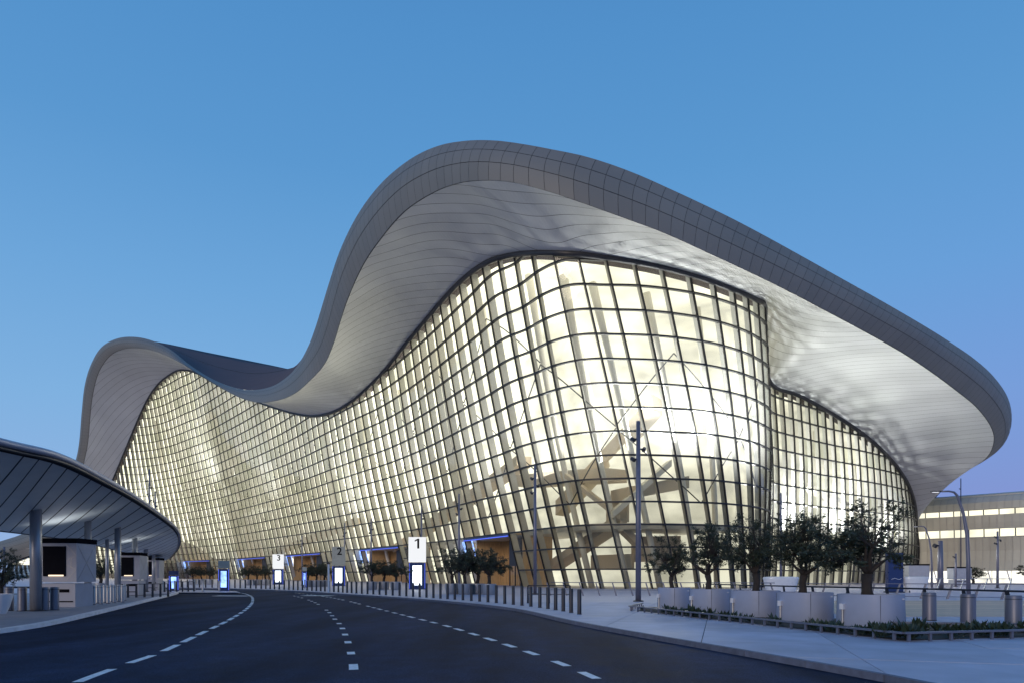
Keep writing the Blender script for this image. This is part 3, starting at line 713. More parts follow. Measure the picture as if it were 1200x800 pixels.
# back slope down to the ground
base = len(m.v)
for i in range(NR + 1):
    p = A2u(i * (NI - 1) / NR); m.v.append((p.x, p.y + 12, 0))
for i in range(NR): a = i * (NV + 1) + NV; m.f.append((a, a + NV + 1, base + i + 1, base + i))
tb('roof_top', m, M['roof_top'], True)
for vv in (.5,):
    m = MB(); m.tube([rt(6 + k * .25, vv) + Vector((0, 0, .05)) for k in range(70)], .07, 6); tb('roof_seam', m, M['trim'])

# ------------------------------------------------------------------ pier building to the right
pier = empty('pier_building', (88, 150, 0)); tag(pier, 'low beige curved-clad pier building with two lit window bands at the right', 'building')
p0 = Vector((84, 152, 0)); pd = Vector((.68, -.73, 0)).normalized(); pn = Vector((pd.y, -pd.x, 0)); 
if pn.y > 0: pn = -pn
def PQ(s, o, z): return p0 + pd * s + pn * o + Vector((0, 0, z))
def pp(name, m, mt, smooth=False):
    o = m.build(name, mt, pier, smooth); o.location = (-88, -150, 0); return o
prof_low = [(1.2, 2.4), (.6, 4.5), (.4, 6.5), (.9, 9.2)]
prof_mid = [(.9, 11.0), (1.1, 12.2), (1.2, 13.6)]
prof_top = [(1.3, 14.9), (1.0, 16.3), (-.2, 17.4), (-3, 18.3), (-8, 18.9), (-16, 19.0)]
for prof, nm in ((prof_low, 'wall'), (prof_mid, 'wall'), (prof_top, 'roof')):
    m = MB(); s = -1
    while s < 75:
        e = s + 1.25 - .16; n = len(m.v)
        for o_, z in prof: m.v += [tuple(PQ(s, o_, z)), tuple(PQ(e, o_, z))]
        for k in range(len(prof) - 1): m.f.append((n + 2 * k, n + 2 * k + 1, n + 2 * k + 3, n + 2 * k + 2))
        s += 1.25
    pp(nm, m, M['pier'])
    m = MB(); n = 0
    for o_, z in prof: m.v += [tuple(PQ(-1, o_ - .1, z)), tuple(PQ(75, o_ - .1, z))]
    for k in range(len(prof) - 1): m.f.append((2 * k, 2 * k + 1, 2 * k + 3, 2 * k + 2))
    pp('wall_backing', m, M['fin'])
for z0, z1, o0, o1 in ((9.3, 10.9, .35, .45), (13.7, 14.8, .75, .85)):
    s = -.5
    while s < 73:
        m = MB(); m.hexa([PQ(s + .12, o0, z0), PQ(s + 2.5, o0, z0), PQ(s + 2.5, o0 - .15, z0), PQ(s + .12, o0 - .15, z0)], [PQ(s + .12, o1, z1), PQ(s + 2.5, o1, z1), PQ(s + 2.5, o1 - .15, z1), PQ(s + .12, o1 - .15, z1)]); pp('window', m, M['win_glow']); s += 2.62
    m = MB(); m.hexa([PQ(-1, o0 - .5, z0 - .1), PQ(75, o0 - .5, z0 - .1), PQ(75, o0 - .6, z0 - .1), PQ(-1, o0 - .6, z0 - .1)], [PQ(-1, o0 - .5, z1 + .1), PQ(75, o0 - .5, z1 + .1), PQ(75, o0 - .6, z1 + .1), PQ(-1, o0 - .6, z1 + .1)]); pp('window_frame', m, M['trim'])
for z in (9.22, 10.96, 13.62, 14.86):
    m = MB(); m.tube([PQ(-1, 1.0, z), PQ(75, 1.0, z)], .1, 6); pp('sill', m, M['fin'])
s = 0
while s < 70:
    m = MB(); m.hexa([PQ(s, 0, 0), PQ(s + 3, 0, 0), PQ(s + 3, -.1, 0), PQ(s, -.1, 0)], [PQ(s, 0, 2.4), PQ(s + 3, 0, 2.4), PQ(s + 3, -.1, 2.4), PQ(s, -.1, 2.4)]); pp('shopfront', m, M['win_low'])
    m = MB(); m.tube([PQ(s + 3.1, .3, 0), PQ(s + 2.6, .9, 2.45)], .13, 6); pp('strut', m, M['whitep']); s += 3.2
m = MB(); m.hexa([PQ(-1, -.3, 0), PQ(75, -.3, 0), PQ(75, -16, 0), PQ(-1, -16, 0)], [PQ(-1, -.3, 18), PQ(75, -3, 17.9), PQ(75, -16, 18.7), PQ(-1, -16, 18.7)]); pp('core', m, M['fin'])

# ------------------------------------------------------------------ canopy on the left
can = empty('shelter_canopy', (-22, 40, 0)); tag(can, 'curved grey metal shelter canopy on steel columns at the left kerb', 'canopy')
FR = [Vector(p) for p in [(-14.9, 2, 5.45), (-14.9, 12, 5.5), (-15.2, 20, 5.55), (-15.3, 23, 5.6), (-16.9, 28, 5.62), (-19.5, 35.2, 5.65), (-23.8, 46.4, 5.6), (-27.6, 56, 5.45), (-31.2, 64, 5.15), (-34.6, 70.5, 4.45), (-38, 75.5, 3.5)]]
BK = [Vector(p) for p in [(-24, 10, 3.8), (-24.2, 20, 3.8), (-25, 29, 3.8), (-25.6, 34, 3.77), (-26.8, 38.5, 3.8), (-29.2, 45.5, 3.85), (-33.2, 55, 3.87), (-36, 63, 3.7), (-38, 69.5, 3.5), (-39, 73.5, 3.3), (-39.5, 76.5, 3.2)]]
def cb(name, m, mt, smooth=False):
    o = m.build(name, mt, can, smooth); o.location = (22, -40, 0); return o
def cpt(t, v, dz=0):
    dz -= .16 * (1 - v)
    a, b = crom(FR, t), crom(BK, t); p = a.lerp(b, v); p.z += math.sin(math.pi * v) * -.12 + dz; return p
NP_ = 34
for i in range(NP_):
    t0, t1 = i * 10 / NP_, (i + 1) * 10 / NP_; g_ = .035
    m = MB(); n = 6
    for j in range(n + 1):
        v = .03 + j / n * .95; m.v += [tuple(cpt(t0 + g_ * .35, v)), tuple(cpt(t1 - g_ * .35, v))]
    m.f = [(2 * j, 2 * j + 1, 2 * j + 3, 2 * j + 2) for j in range(n)]
    cb('ceiling_panel', m, M['canopy'])
m = MB(); n = 60
for i in range(n + 1):
    t = i * 10 / n
    for v, dz in ((0, .12), (.03, .06), (.5, .06), (.98, .06), (1, .1), (.98, .3), (.5, .45), (.03, .36), (0, .28)): m.v.append(tuple(cpt(t, v, dz)))
for i in range(n):
    for j in range(8): a = i * 9 + j; m.f.append((a, a + 1, a + 10, a + 9))
cb('roof_shell', m, M['backing'], False)
m = MB(); m.tube([cpt(i / 6, 0, .15) + Vector((.03, -.03, 0)) for i in range(61)], .12, 8); cb('edge_trim', m, M['canopy_edge'], True)
m = MB(); m.tube([cpt(i / 6, 0, -.02) + Vector((.0, .25, 0)) for i in range(61)], .05, 6); cb('edge_bead', m, M['trim'], True)
m = MB(); m.tube([cpt(i / 6, 1, .1) for i in range(61)], .12, 8); cb('back_edge_trim', m, M['trim'], True)
for px, Y, r_, ztop in ((42, 30.2, .23, 4.95), (103, 37.5, .17, 4.75), (138, 44.5, .19, 4.8), (158, 54, .19, 4.8), (171, 64.5, .2, 4.5), (125.5, 50, .12, 4.3), (180, 70, .16, 4.2), (20, 17, .2, 5.0)):
    p = G(px, Y) if px != 20 else Vector((-19.5, 17, 0)); m = MB(); m.tube([p, p + Vector((0, 0, ztop + .25))], r_, 16); o = cb('column', m, M['steel'], True)
    m = MB(); m.lathe([(r_ + .10, 0), (r_ + .10, .04), (r_ + .02, .06)], 16); o = cb('column_base', m, M['dark_metal']); o.location = p + Vector((22, -40, .002))

# ------------------------------------------------------------------ ticket kiosks
def kiosk(c, w, dpt, H, rz, label):
    t = empty('ticket_kiosk', c, rz); tag(t, label, 'kiosk', 'white ticket kiosks under the canopy' if 'canopy' in label else 'white kiosks near the pier')
    def kb(n, m, mt): return m.build(n, mt, t)
    m = MB(); m.box((0, 0, H * .36), (w, dpt, H * .02)); 
    m = MB(); m.box((0, 0, H * .64), (w, dpt, H * .56)); kb('body', m, M['kiosk'])
    m = MB(); m.box((.0, 0, H * .17), (w * .9, dpt * .9, H * .34)); kb('plinth', m, M['kiosk'])
    m = MB(); m.box((0, 0, H * .955), (w + .06, dpt + .06, H * .07)); kb('roof_cap', m, M['black'])
    if 'far white' not in label:
        m = MB(); m.box((0, -dpt / 2 - .02, H * .66), (w * .52, .05, H * .43)); kb('screen', m, M['black']); m = MB(); m.box((.1, -dpt / 2 - .06, H * .455), (w * .34, .04, .07)); kb('screen_glint', m, M['glint'])
    m = MB(); m.box((0, -dpt * .45 - .012, H * .235), (w * .62, .03, H * .045)); kb('slot', m, M['black'])
    m = MB(); m.box((0, -dpt * .45 - .012, H * .08), (w * .8, .02, H * .018)); kb('slot', m, M['black'])
    m = MB(); z0, z1 = H * .38, H * .9; y = -dpt / 2 - .006
    for sgn in (-1, 1):
        xi, xo = sgn * w * .27, sgn * w * .49; zm = (z0 + z1) / 2
        for a, b in (((xi, z1), (xo, zm + .35)), ((xi, z0), (xo, zm - .35)), ((xi, zm + .1), (xo, zm + .35)), ((xi, zm - .1), (xo, zm - .35)), ((sgn * w * .38, zm + .23), (sgn * w * .38, zm - .23))):
            m.tube([(a[0], y, a[1]), (b[0], y, b[1])], .009, 4)
    x = w / 2 + .006
    zm = (z0 + z1) / 2
    for a, b in (((-dpt * .45, z1), (0, zm)), ((dpt * .45, z1), (0, zm)), ((-dpt * .45, z0), (0, zm)), ((dpt * .45, z0), (0, zm)), ((-dpt * .45, zm), (dpt * .45, zm)), ((-dpt * .22, zm + (z1 - zm) * .5), (dpt * .22, zm + (z1 - zm) * .5)), ((-dpt * .22, zm - (z1 - zm) * .5), (dpt * .22, zm - (z1 - zm) * .5))):
        m.tube([(x, a[0], a[1]), (x, b[0], b[1])], .010, 4)
    if 'far white' in label:
        for k in range(-2, 3):
            m.tube([(k * w * .2, y, z0), (k * w * .2 + w * .12, y, zm)], .02, 4); m.tube([(k * w * .2 + w * .12, y, zm), (k * w * .2, y, z1)], .02, 4)
    kb('panel_pattern', m, M['steel'])
    return t
kiosk(G(76.5, 34.6), 2.15, 1.6, 3.45, R(0), 'nearest white ticket kiosk with large dark screen under the canopy')
kiosk(G(154, 54.5), 1.75, 2.2, 3.4, R(14), 'second white ticket kiosk with dark screen, further along under the canopy')
kiosk(G(180, 71.5), 1.5, 2.2, 3.4, R(14), 'smallest farthest white ticket kiosk at the canopy tip')
kiosk(G(1074, 105), 2.9, 2, 3.3, R(-10), 'far white kiosk standing right of the navy sign near the pier')
kiosk(G(1124, 96), 2.3, 2, 2.75, R(-10), 'far white kiosk beside the curved street lamp near the pier')

for px, Y, e in ((76.5, 34.6, 16), (154, 54.5, 16)):  # added fill lights without fixtures, brightening the canopy underside
    la = bpy.data.lights.new('canopy_fill', 'AREA'); la.size = 2.0; la.energy = e; la.color = (.85, .9, 1)
    lo = bpy.data.objects.new('canopy_fill', la); COL.objects.link(lo); lo.location = G(px, Y) + Vector((0, 0, 3.62)); lo.rotation_euler = (R(180), 0, 0)
# ------------------------------------------------------------------ bollards
def bollard_proto(r, h, name, label, group, m1):
    t = empty(name); tag(t, label, 'bollard', group)
    m = MB(); m.lathe([(r, 0), (r, h - .03), (r - .015, h)], 18); o = m.build('post', m1, t); autosmooth(o)
    m = MB(); m.lathe([(r + .012, 0), (r + .012, .03)], 18); m.build('base_ring', M['dark_metal'], t)
    m = MB(); m.lathe([(r + .003, h - .12), (r + .003, h - .10)], 18); m.build('top_groove', M['dark_metal'], t)
    return t
GB = 'bollards in the long row along the right kerb'
pb_ = bollard_proto(.085, 1.02, 'bollard', 'slim dark steel bollard in the long row along the right kerb', GB, M['dark_metal'])
off = offset_path(kr, 1.45); dens = smoothpath([p for p in off if 26 < p.y < 96], 1.12)
first = True
dens = [p for p in dens if 27.3 < p.y < 92 and p.x > -50]
for i, p in enumerate(dens):
    o = pb_ if first else copy_tree(pb_); first = False
    o.location = p
    if i == 0: first_b = o
first_b['label'] = 'slim dark steel bollard nearest the camera, ending the long kerb row'; first_b['group'] = 'end bollard of the kerb row'
GL = 'wide steel bollards by the canopy column'
pl_ = bollard_proto(.18, 1.05, 'bollard', 'x', GL, M['steel_dark'])
spots = [(10.5, 30.5, 'wide steel bollard at the left edge beside the white tub'), (26, 30.2, 'wide steel bollard just left of the big canopy column'), (52, 30.6, 'wide steel bollard just right of the big canopy column'), (64, 31, 'wide steel bollard in front of the nearest kiosk')]
for i, (px, Y, lb) in enumerate(spots):
    o = pl_ if i == 0 else copy_tree(pl_); o.location = G(px, Y); o['label'] = lb
GT = 'thin steel bollards clustered between the first two kiosks'
pt_ = bollard_proto(.09, 1.02, 'bollard', 'thin steel bollard in the cluster between the first two kiosks', GT, M['steel'])
cl = [(110, 36.5), (114, 38.5), (118.5, 37.4), (122.5, 39.5), (126.5, 38.2), (130.5, 40.5), (134, 39), (139, 41), (143.5, 40), (146, 42.5)]
for i, (px, Y) in enumerate(cl):
    o = pt_ if i == 0 else copy_tree(pt_); o.location = G(px, Y)
GF = 'pale steel bollards on the far crossing'
for i, (px, Y) in enumerate([(192, 66), (197, 68), (205, 67), (208, 70), (228, 69), (237.5, 66), (257, 67), (266, 68.5), (339, 85), (357, 83)]):
    o = copy_tree(pt_); o.location = G(px, Y); o['label'] = 'pale steel bollard standing on the far crossing'; o['group'] = GF
GW = 'fat steel bollards behind the planting bed'
pw_ = bollard_proto(.22, .98, 'bollard', 'x', GW, M['steel_dark'])
for i, (px, Y, lb) in enumerate([(1089, 23.95, 'fat steel bollard behind the bed, nearest the large tub'), (1134.5, 22.25, 'fat steel bollard at the foot of the curved street lamp'), (1187.5, 20.65, 'fat steel bollard at the right edge of the view')]):
    o = pw_ if i == 0 else copy_tree(pw_); o.location = G(px, Y); o['label'] = lb

# ------------------------------------------------------------------ railings
def railing(pts, step, H, tilt, r, label, m1, lower=(), exact=False):
    t = empty('railing', pts[0]); tag(t, label, 'railing'); o0 = Vector(pts[0])
    path = [Vector(p) - o0 for p in pts] if exact else smoothpath([Vector(p) - o0 for p in pts], step)
    m = MB(); m.tube([p + Vector((0, 0, H)) for p in path], r, 8); m.build('handrail', m1, t, True)
    for z in lower:
        m = MB(); m.tube([p + Vector((0, 0, z)) for p in path], r * .7, 6); m.build('lower_rail', m1, t, True)
    for i, p in enumerate(path):
        d_ = (path[min(i + 1, len(path) - 1)] - path[max(i - 1, 0)]).normalized()
        q = p + d_ * tilt * H + Vector((0, 0, H)); w = .05
        m = MB(); m.hexa([p - d_ * .06 + Vector((0, w, 0)), p + d_ * .06 + Vector((0, w, 0)), p + d_ * .06 - Vector((0, w, 0)), p - d_ * .06 - Vector((0, w, 0))],
                         [q - d_ * .04 + Vector((0, w, 0)), q + d_ * .04 + Vector((0, w, 0)), q + d_ * .04 - Vector((0, w, 0)), q - d_ * .04 - Vector((0, w, 0))]); m.build('post', m1, t)
    return t
railing([(16.1, 17.8, 0), (15.75, 19.4, 0), (15.42, 21, 0), (15.12, 22.6, 0), (14.85, 24.3, 0), (14.4, 25.9, 0), (13.6, 27.3, 0), (12.8, 28.7, 0), (12.2, 30.3, 0), (11.8, 32, 0), (11.4, 33.8, 0), (11.0, 35.6, 0), (10.6, 37.4, 0)], 1.45, 1.1, .2, .035, 'dark handrail on slanted posts behind the planting bed', M['dark_metal'], exact=True)
railing([(3.0, 53, 0), (12, 51.5, 0), (20, 49, 0)], 1.25, 1.02, -.3, .03, 'grey railing on leaning posts before the near glass front', M['steel_dark'], (.45,))
railing([(20.5, 49, 0), (27, 46, 0), (34, 43.5, 0), (44, 42, 0)], 1.5, 1.0, .3, .03, 'grey railing on leaning posts before the pier', M['steel_dark'], (.15,))
railing([(40, 72, 0), (52, 70, 0), (70, 66, 0)], 2.2, 1.2, .3, .03, 'farthest pale railing below the beige pier', M['steel'])
railing([(.9, 38.5, 0), (3.4, 38.8, 0), (3.9, 39.0, 0)], 1.2, 1.0, 0, .03, 'short black crowd barrier behind the kerb bollards', M['dark_metal'], (.5,))

# ------------------------------------------------------------------ planting bed, tubs, trees
BED = [Vector((5.25, 30.4, 0)), Vector((9.35, 16.3, 0)), Vector((14.6, 17.6, 0)), Vector((17.5, 18.4, 0))]
BEDB = [Vector((6.4, 33.6, 0)), Vector((5.25, 30.4, 0))]
bed = empty('planting_bed', (9, 22, 0)); tag(bed, 'planting bed with low timber rail, leafy shrubs and soil', 'planting bed')
def bb(name, m, mt, smooth=False): o = m.build(name, mt, bed, smooth); o.location = (-9, -22, 0); return o
inner = [(5.6, 30.3), (9.5, 16.6), (14.5, 17.8), (17.4, 18.6), (15.0, 21.0), (12.0, 24.0), (10.3, 29), (8.2, 34), (6.5, 33.5)]
m = MB(); m.hexa  # soil sheet
bm = bmesh.new(); f = bm.faces.new([bm.verts.new((x, y, .02)) for x, y in inner]); bmesh.ops.triangulate(bm, faces=[f]); me = bpy.data.meshes.new('soil'); bm.to_mesh(me); bm.free(); me.materials.append(M['soil']); inst('soil', me, bed, (-9, -22, 0))
def lowrail(pts, step):
    for a, b in zip(pts, pts[1:]):
        t = (b - a).normalized(); n = Vector((-t.y, t.x, 0)); Lr = (b - a).length
        m = MB(); m.hexa([a + n * .07 + Vector((0, 0, .19)), b + n * .07 + Vector((0, 0, .19)), b - n * .07 + Vector((0, 0, .19)), a - n * .07 + Vector((0, 0, .19))], [a + n * .07 + Vector((0, 0, .235)), b + n * .07 + Vector((0, 0, .235)), b - n * .07 + Vector((0, 0, .235)), a - n * .07 + Vector((0, 0, .235))]); bb('bed_rail', m, M['steel_dark'])
        k = .15
        while k < Lr:
            m = MB(); m.box(a + t * k + Vector((0, 0, .095)), (.07, .05, .19), math.atan2(t.y, t.x)); bb('rail_post', m, M['steel_dark']); k += step
lowrail(BED, .62); lowrail(BEDB, .62)
lowrail([Vector((11.1, 20.0, 0)), Vector((15.8, 18.9, 0))], .7)

tubs = [(790, 32.3, 36), (832, 29.2, 44), (885, 26.4, 54), (943, 23.8, 60), (1020, 21.4, 70)]
names = ['farthest', 'second farthest', 'middle', 'second nearest', 'nearest']
def leafmesh(seed, W_, H_, nl, leaf):
    """trunk of an old olive, limbs reaching to twig clumps scattered through an uneven crown, narrow leaves on every twig"""
    rg = random.Random(seed); mt_, ml = MB(), MB()
    fork = Vector((rg.uniform(-.05, .05), rg.uniform(-.05, .05), H_ * .27))
    mt_.tube([Vector((0, 0, 0)), Vector((.03, .01, H_ * .08)), Vector((-.02, .03, H_ * .17)), fork], [.15, .115, .105, .12], 10)
    limbs = []
    for k in range(6):
        a = k * 1.047 + rg.uniform(-.4, .4); el = rg.uniform(.45, 1.35); Ln = H_ * rg.uniform(.22, .34)
        d_ = Vector((math.cos(a) * math.cos(el), math.sin(a) * math.cos(el), math.sin(el))); p = fork.copy(); pts = [p.copy()]
        for i in range(4):
            d_ = (d_ + Vector((rg.uniform(-.25, .25), rg.uniform(-.25, .25), rg.uniform(-.05, .2)))).normalized(); p = p + d_ * Ln / 4; pts.append(p.copy())
        mt_.tube(pts, [.065, .055, .045, .035, .025], 7); limbs += pts[1:]
    C_ = Vector((0, 0, H_ * .62)); lobes = [(Vector((rg.uniform(-.28, .28) * W_, rg.uniform(-.28, .28) * W_, C_.z + rg.uniform(-.13, .2) * H_)), rg.uniform(.26, .36)) for _ in range(8)]
    nc = 95
    for c in range(nc):
        lc, lr = rg.choice(lobes)
        d_ = Vector((rg.gauss(0, 1), rg.gauss(0, 1), rg.gauss(0, 1))).normalized() * rg.uniform(.3, 1.0) ** .5
        p = lc + Vector((d_.x * lr * W_ , d_.y * lr * W_, d_.z * lr * .78 * H_))
        if p.z < H_ * .30: p.z = H_ * rg.uniform(.30, .42)
        q = min(limbs, key=lambda x: (x - p).length); md = (p + q) / 2 + Vector((rg.uniform(-.06, .06), rg.uniform(-.06, .06), rg.uniform(0, .08)))
        mt_.tube([q, md, p], [.016, .011, .006], 4, False)
        tw = (p - q).normalized(); dens = rg.uniform(.3, 1.7) * (1.25 if p.z < H_ * .6 else .8)
        for t in range(3):
            e = p + (tw * .5 + Vector((rg.gauss(0, .6), rg.gauss(0, .6), rg.gauss(.15, .5)))).normalized() * rg.uniform(.16, .38)
            mt_.tube([p, e], [.006, .003], 3, False)
            for k in range(int(nl / nc / 3 * dens)):
                f = rg.random(); b0 = p.lerp(e, f) + Vector((rg.gauss(0, .035), rg.gauss(0, .035), rg.gauss(0, .035)))
                a = ((e - p).normalized() * .8 + Vector((rg.gauss(0, .7), rg.gauss(0, .7), rg.gauss(0, .6)))).normalized()
                b = a.cross(Vector((rg.gauss(0, 1), rg.gauss(0, 1), rg.gauss(0, 1)))).normalized(); Ln = leaf * rg.uniform(.6, 1.3); w = Ln * .17
                ml.face([b0, b0 + a * Ln * .5 + b * w, b0 + a * Ln, b0 + a * Ln * .5 - b * w])
    zs = sorted(v[2] for v in ml.v); xs = sorted(abs(v[0]) for v in ml.v)
    sx, sz = (W_ / 2) / xs[int(len(xs) * .985)], H_ / zs[int(len(zs) * .997)]
    for mm in (mt_, ml):
        mm.v = [(v[0] * (1 + (sx - 1) * min(1, v[2] / (H_ * .35))), v[1] * (1 + (sx - 1) * min(1, v[2] / (H_ * .35))), v[2] * sz) for v in mm.v]
    return mt_.mesh('trunk', M['bark'], True), ml.mesh('crown', M['leaf'])
variants = [leafmesh(s, 2.3, 2.75, 10500, .088) for s in (11, 23, 31)]
def tree(c, sc, var, rz, label, group, wide=1):
    t = empty('olive_tree', c, rz); tag(t, label, 'tree', group); t.scale = (sc * wide, sc * wide, sc)
    inst('trunk', variants[var][0], t); inst('crown', variants[var][1], t); return t
def superellipse(r, n=28, e=2.6, ar=1.0):
    out = []
    for k in range(n):
        a = 2 * math.pi * k / n; c, s = math.cos(a), math.sin(a)
        out.append((math.copysign(abs(c) ** (2 / e), c) * r, math.copysign(abs(s) ** (2 / e), s) * r * ar))
    return out
def tub(c, r, H, rz, label, group):
    t = empty('planter', c, rz); tag(t, label, 'planter', group)
    m = MB(); rings = [(1.0, 0), (1.03, .05), (1.0, H - .1), (1.0, H), (.94, H), (.94, H - .14)]
    n = 28
    for k, z in rings: m.v += [(x * k, y * k, z) for x, y in superellipse(r, n, 2.7)]
    for i in range(len(rings) - 1):
        for q in range(n): q2 = (q + 1) % n; m.f.append((i * n + q, i * n + q2, (i + 1) * n + q2, (i + 1) * n + q))
    o = m.build('tub', M['pot'], t); autosmooth(o, 40)
    for q in range(3, n, 7):
        a_ = superellipse(r, n, 2.7)[q]; m = MB(); m.tube([(a_[0] * 1.02, a_[1] * 1.02, .08), (a_[0] * 1.004, a_[1] * 1.004, H - .02)], .011, 4); m.build('seam', M['steel_dark'], t)
    m = MB(); m.face([(x * .93, y * .93, H - .12) for x, y in superellipse(r, n, 2.7)]); m.build('soil', M['soil'], t)
    m = MB(); m.box((-r * .99, r * .5, H * .62), (.16, .12, .18)); m.build('junction_box', M['whitep'], t)
    m = MB(); m.tube([(-r * 1.0, r * .5, 0), (-r * 1.0, r * .5, H * .55)], .03, 6); m.build('conduit', M['steel'], t)
    m = MB(); m.box((r * .25, -r * 1.003, H * .86), (.12, .02, .05)); m.build('tag_plate', M['whitep'], t)
    return t
TT = [(2.02 + 0, 628), (0, 613), (0, 604), (0, 600), (0, 590)]
for i, (px, Y, w) in enumerate(tubs):
    r = w / F * Y / 2 * .95
    c = G(px, Y); tub(c, r, 1.0, R(38), f'{names[i]} of the five big pale blue-grey tubs in the bed', 'big tubs in the planting bed')
    ztop = EYE + (HY - TT[i][1]) / F * Y; hgt = ztop - .86; tx = (787, 831, 886, 940, 1017)[i]
    tree(G(tx, Y, .86), hgt / 2.75, (0, 1, 2, 1, 0)[i], (0.3, 2.2, 4.0, 5.0, 1.4)[i], f'olive tree with open dark crown in the {names[i]} big tub', 'olive trees in the big tubs', (.95, 1.0, 1.0, 1.06, 1.28)[i])
# low shrubs in the bed
def shrubmesh(seed):
    rg = random.Random(seed); m = MB()
    for k in range(34):
        a = rg.uniform(0, 6.28); l = rg.uniform(.14, .34); t = rg.uniform(.5, 1.35); b = Vector((rg.gauss(0, .06), rg.gauss(0, .06), rg.uniform(0, .12)))
        d_ = Vector((math.cos(a) * math.cos(t), math.sin(a) * math.cos(t), math.sin(t))); s = Vector((-math.sin(a), math.cos(a), 0)) * l * .16
        m.face([b, b + d_ * l * .5 + s, b + d_ * l + Vector((0, 0, -.03)), b + d_ * l * .5 - s])
    return m.mesh('foliage', M['shrub'])
sm = [shrubmesh(s) for s in (1, 2, 3)]
rg = random.Random(5)
def shrub(p, s):
    o = inst('shrub', sm[rg.randrange(3)], None, p, rg.uniform(0, 6)); o.scale = (s, s, s * rg.uniform(.9, 1.3))
    tag(o, 'low spiky green shrub growing in the soil of the planting bed', 'shrub', 'low shrubs in the planting bed')
for k in range(58):
    t = rg.random(); e = BED[0].lerp(BED[1], t); q = e + Vector((.957, .29, 0)).normalized() * rg.uniform(.2, .75); shrub((q.x, q.y, .02), rg.uniform(.55, 1.05))
for k in range(46):
    t = rg.random(); e = BED[1].lerp(BED[3], t); q = e + Vector((-.25, .95, 0)) * rg.uniform(.25, 1.9) * (1 - .5 * t); shrub((q.x, q.y, .02), rg.uniform(.7, 1.3))

# tree clusters in the middle distance, each over low tubs
cl = [([(530, 57), (545, 56), (560, 57), (573, 55)], 642, 'before the wood-lined entrance nearest the camera'),
      ([(436, 74), (450, 75), (464, 73)], 656, 'just left of the number one sign'),
      ([(361, 92), (371, 91), (380, 93)], 659, 'between number three and number two signs'),
      ([(291, 106), (301, 107), (311, 106)], 662, 'just left of the number three sign'),
      ([(226, 112), (236, 113), (246, 112)], 663, 'at the far left entrance'),
      ([(118, 60)], 652, 'tree behind the canopy kiosks')]
nn_ = ['first', 'second', 'third', 'fourth']
for ci, (lst, ty, lab) in enumerate(cl):
    for j, (px, Y) in enumerate(lst):
        zt = EYE + (HY - ty) / F * Y; base = .75
        lb = f'{nn_[j]} small tree from left, {lab}' if len(lst) > 1 else 'single dark tree seen between the first two kiosks'
        tree(G(px, Y, base), (zt - base) / 2.75, (ci + j) % 3, j * 1.7 + ci, lb, lab, 1.15 if ci == 0 else 1.35)
        if len(lst) > 1: lp = f'{nn_[j]} grey tub from left, {lab}'
        else: lp = 'grey tub holding the single tree behind the kiosks'
        t = empty('planter', G(px, Y)); tag(t, lp, 'planter', 'grey tubs of the distant tree groups')
        m = MB(); m.lathe([(.50, 0), (.55, .1), (.6, .84), (.6, .88), (.54, .88), (.54, .8)], 20); o = m.build('tub', M['steel'], t); autosmooth(o)
# trees by the pier
for px, Y, ty, lb in ((1133, 120, 664, 'small round tree below the lit windows of the pier'), (1203, 118, 660, 'tree at the right edge below the pier')):
    zt = EYE + (HY - ty) / F * Y; tree(G(px + 8, Y, 0), zt / 2.75, 1, px, lb, 'trees by the pier', 1.8)
# white tub left edge
t = empty('planter', G(-3, 28)); tag(t, 'white flared tub cut by the left edge of the view', 'planter')
m = MB(); m.lathe([(.30, 0), (.42, .3), (.55, .78), (.55, .82), (.49, .82), (.47, .7)], 28); o = m.build('tub', M['whitep'], t); autosmooth(o)
tree(G(2, 42, 0), 1.15, 2, 1, 'dark tree behind the left canopy column, at the left edge', 'trees at the left edge', .8)

# ------------------------------------------------------------------ light poles with cameras
def pole(px, Y, ty, r, label, cams=3, rz=0, lean_=0):
    p = G(px, Y); H = EYE + (HY - ty) / F * Y; t = empty('light_pole', p, rz); tag(t, label, 'light pole', 'tall light poles with projectors on the plaza')
    m = MB(); m.tube([(0, 0, 0), (0, 0, H * .5), (0, 0, H)], [r, r * .9, r * .7], 12); m.build('shaft', M['pole'], t, True)
    m = MB(); m.lathe([(r * 1.9, 0), (r * 1.9, .05), (r * 1.2, .09)], 12); m.build('base_plate', M['dark_metal'], t)
    for k in range(cams):
        z = H * (.90 - .055 * k); s = (-1, 1, -1, 1, 1)[k % 5]
        m = MB(); m.tube([(0, 0, z), (s * r * 2.2, -.05, z)], r * .3, 6); m.build('bracket', M['dark_metal'], t)
        m = MB(); m.tube([(s * r * 1.9 - s * .05, -.2, z - .1), (s * r * 1.9 + s * .05, .08, z + .04)], r * .7, 10); m.build('floodlight', M['dark_metal'], t)
    return t
M['pole'] = mat('pole_paint', (.16, .16, .21), .4, .3, noise=.1)
pole(748, 41, 493, .17, 'tallest nearest light pole standing before the near glass front')
pole(627, 57, 545, .15, 'light pole right of the wood-lined entrance, behind the bollards')
pole(538, 72, 578, .13, 'light pole rising through the group of four trees')
pole(494, 84, 592, .13, 'light pole directly behind the number one sign', 2)
pole(435, 90, 607, .12, 'light pole between the number two and number one signs')
pole(404, 98, 612, .11, 'light pole just right of the number two sign')
pole(354, 104, 627, .11, 'light pole over the trees left of the number two sign')
pole(915, 66, 577, .13, 'light pole behind the second nearest olive tree')
pole(175, 86, 549, .12, 'light pole crowned with many floodlights above the canopy', 5)
pole(182, 90, 575, .12, 'shorter light pole beside the crowned one above the canopy', 4)
pole(1169, 82, 622, .15, 'pale light pole near the right edge before the pier')
pole(1120, 92, 648, .15, 'short light pole left of the curved street lamp', 1)
pole(1102, 78, 633, .34, 'thick grey mast before the pier', 1)
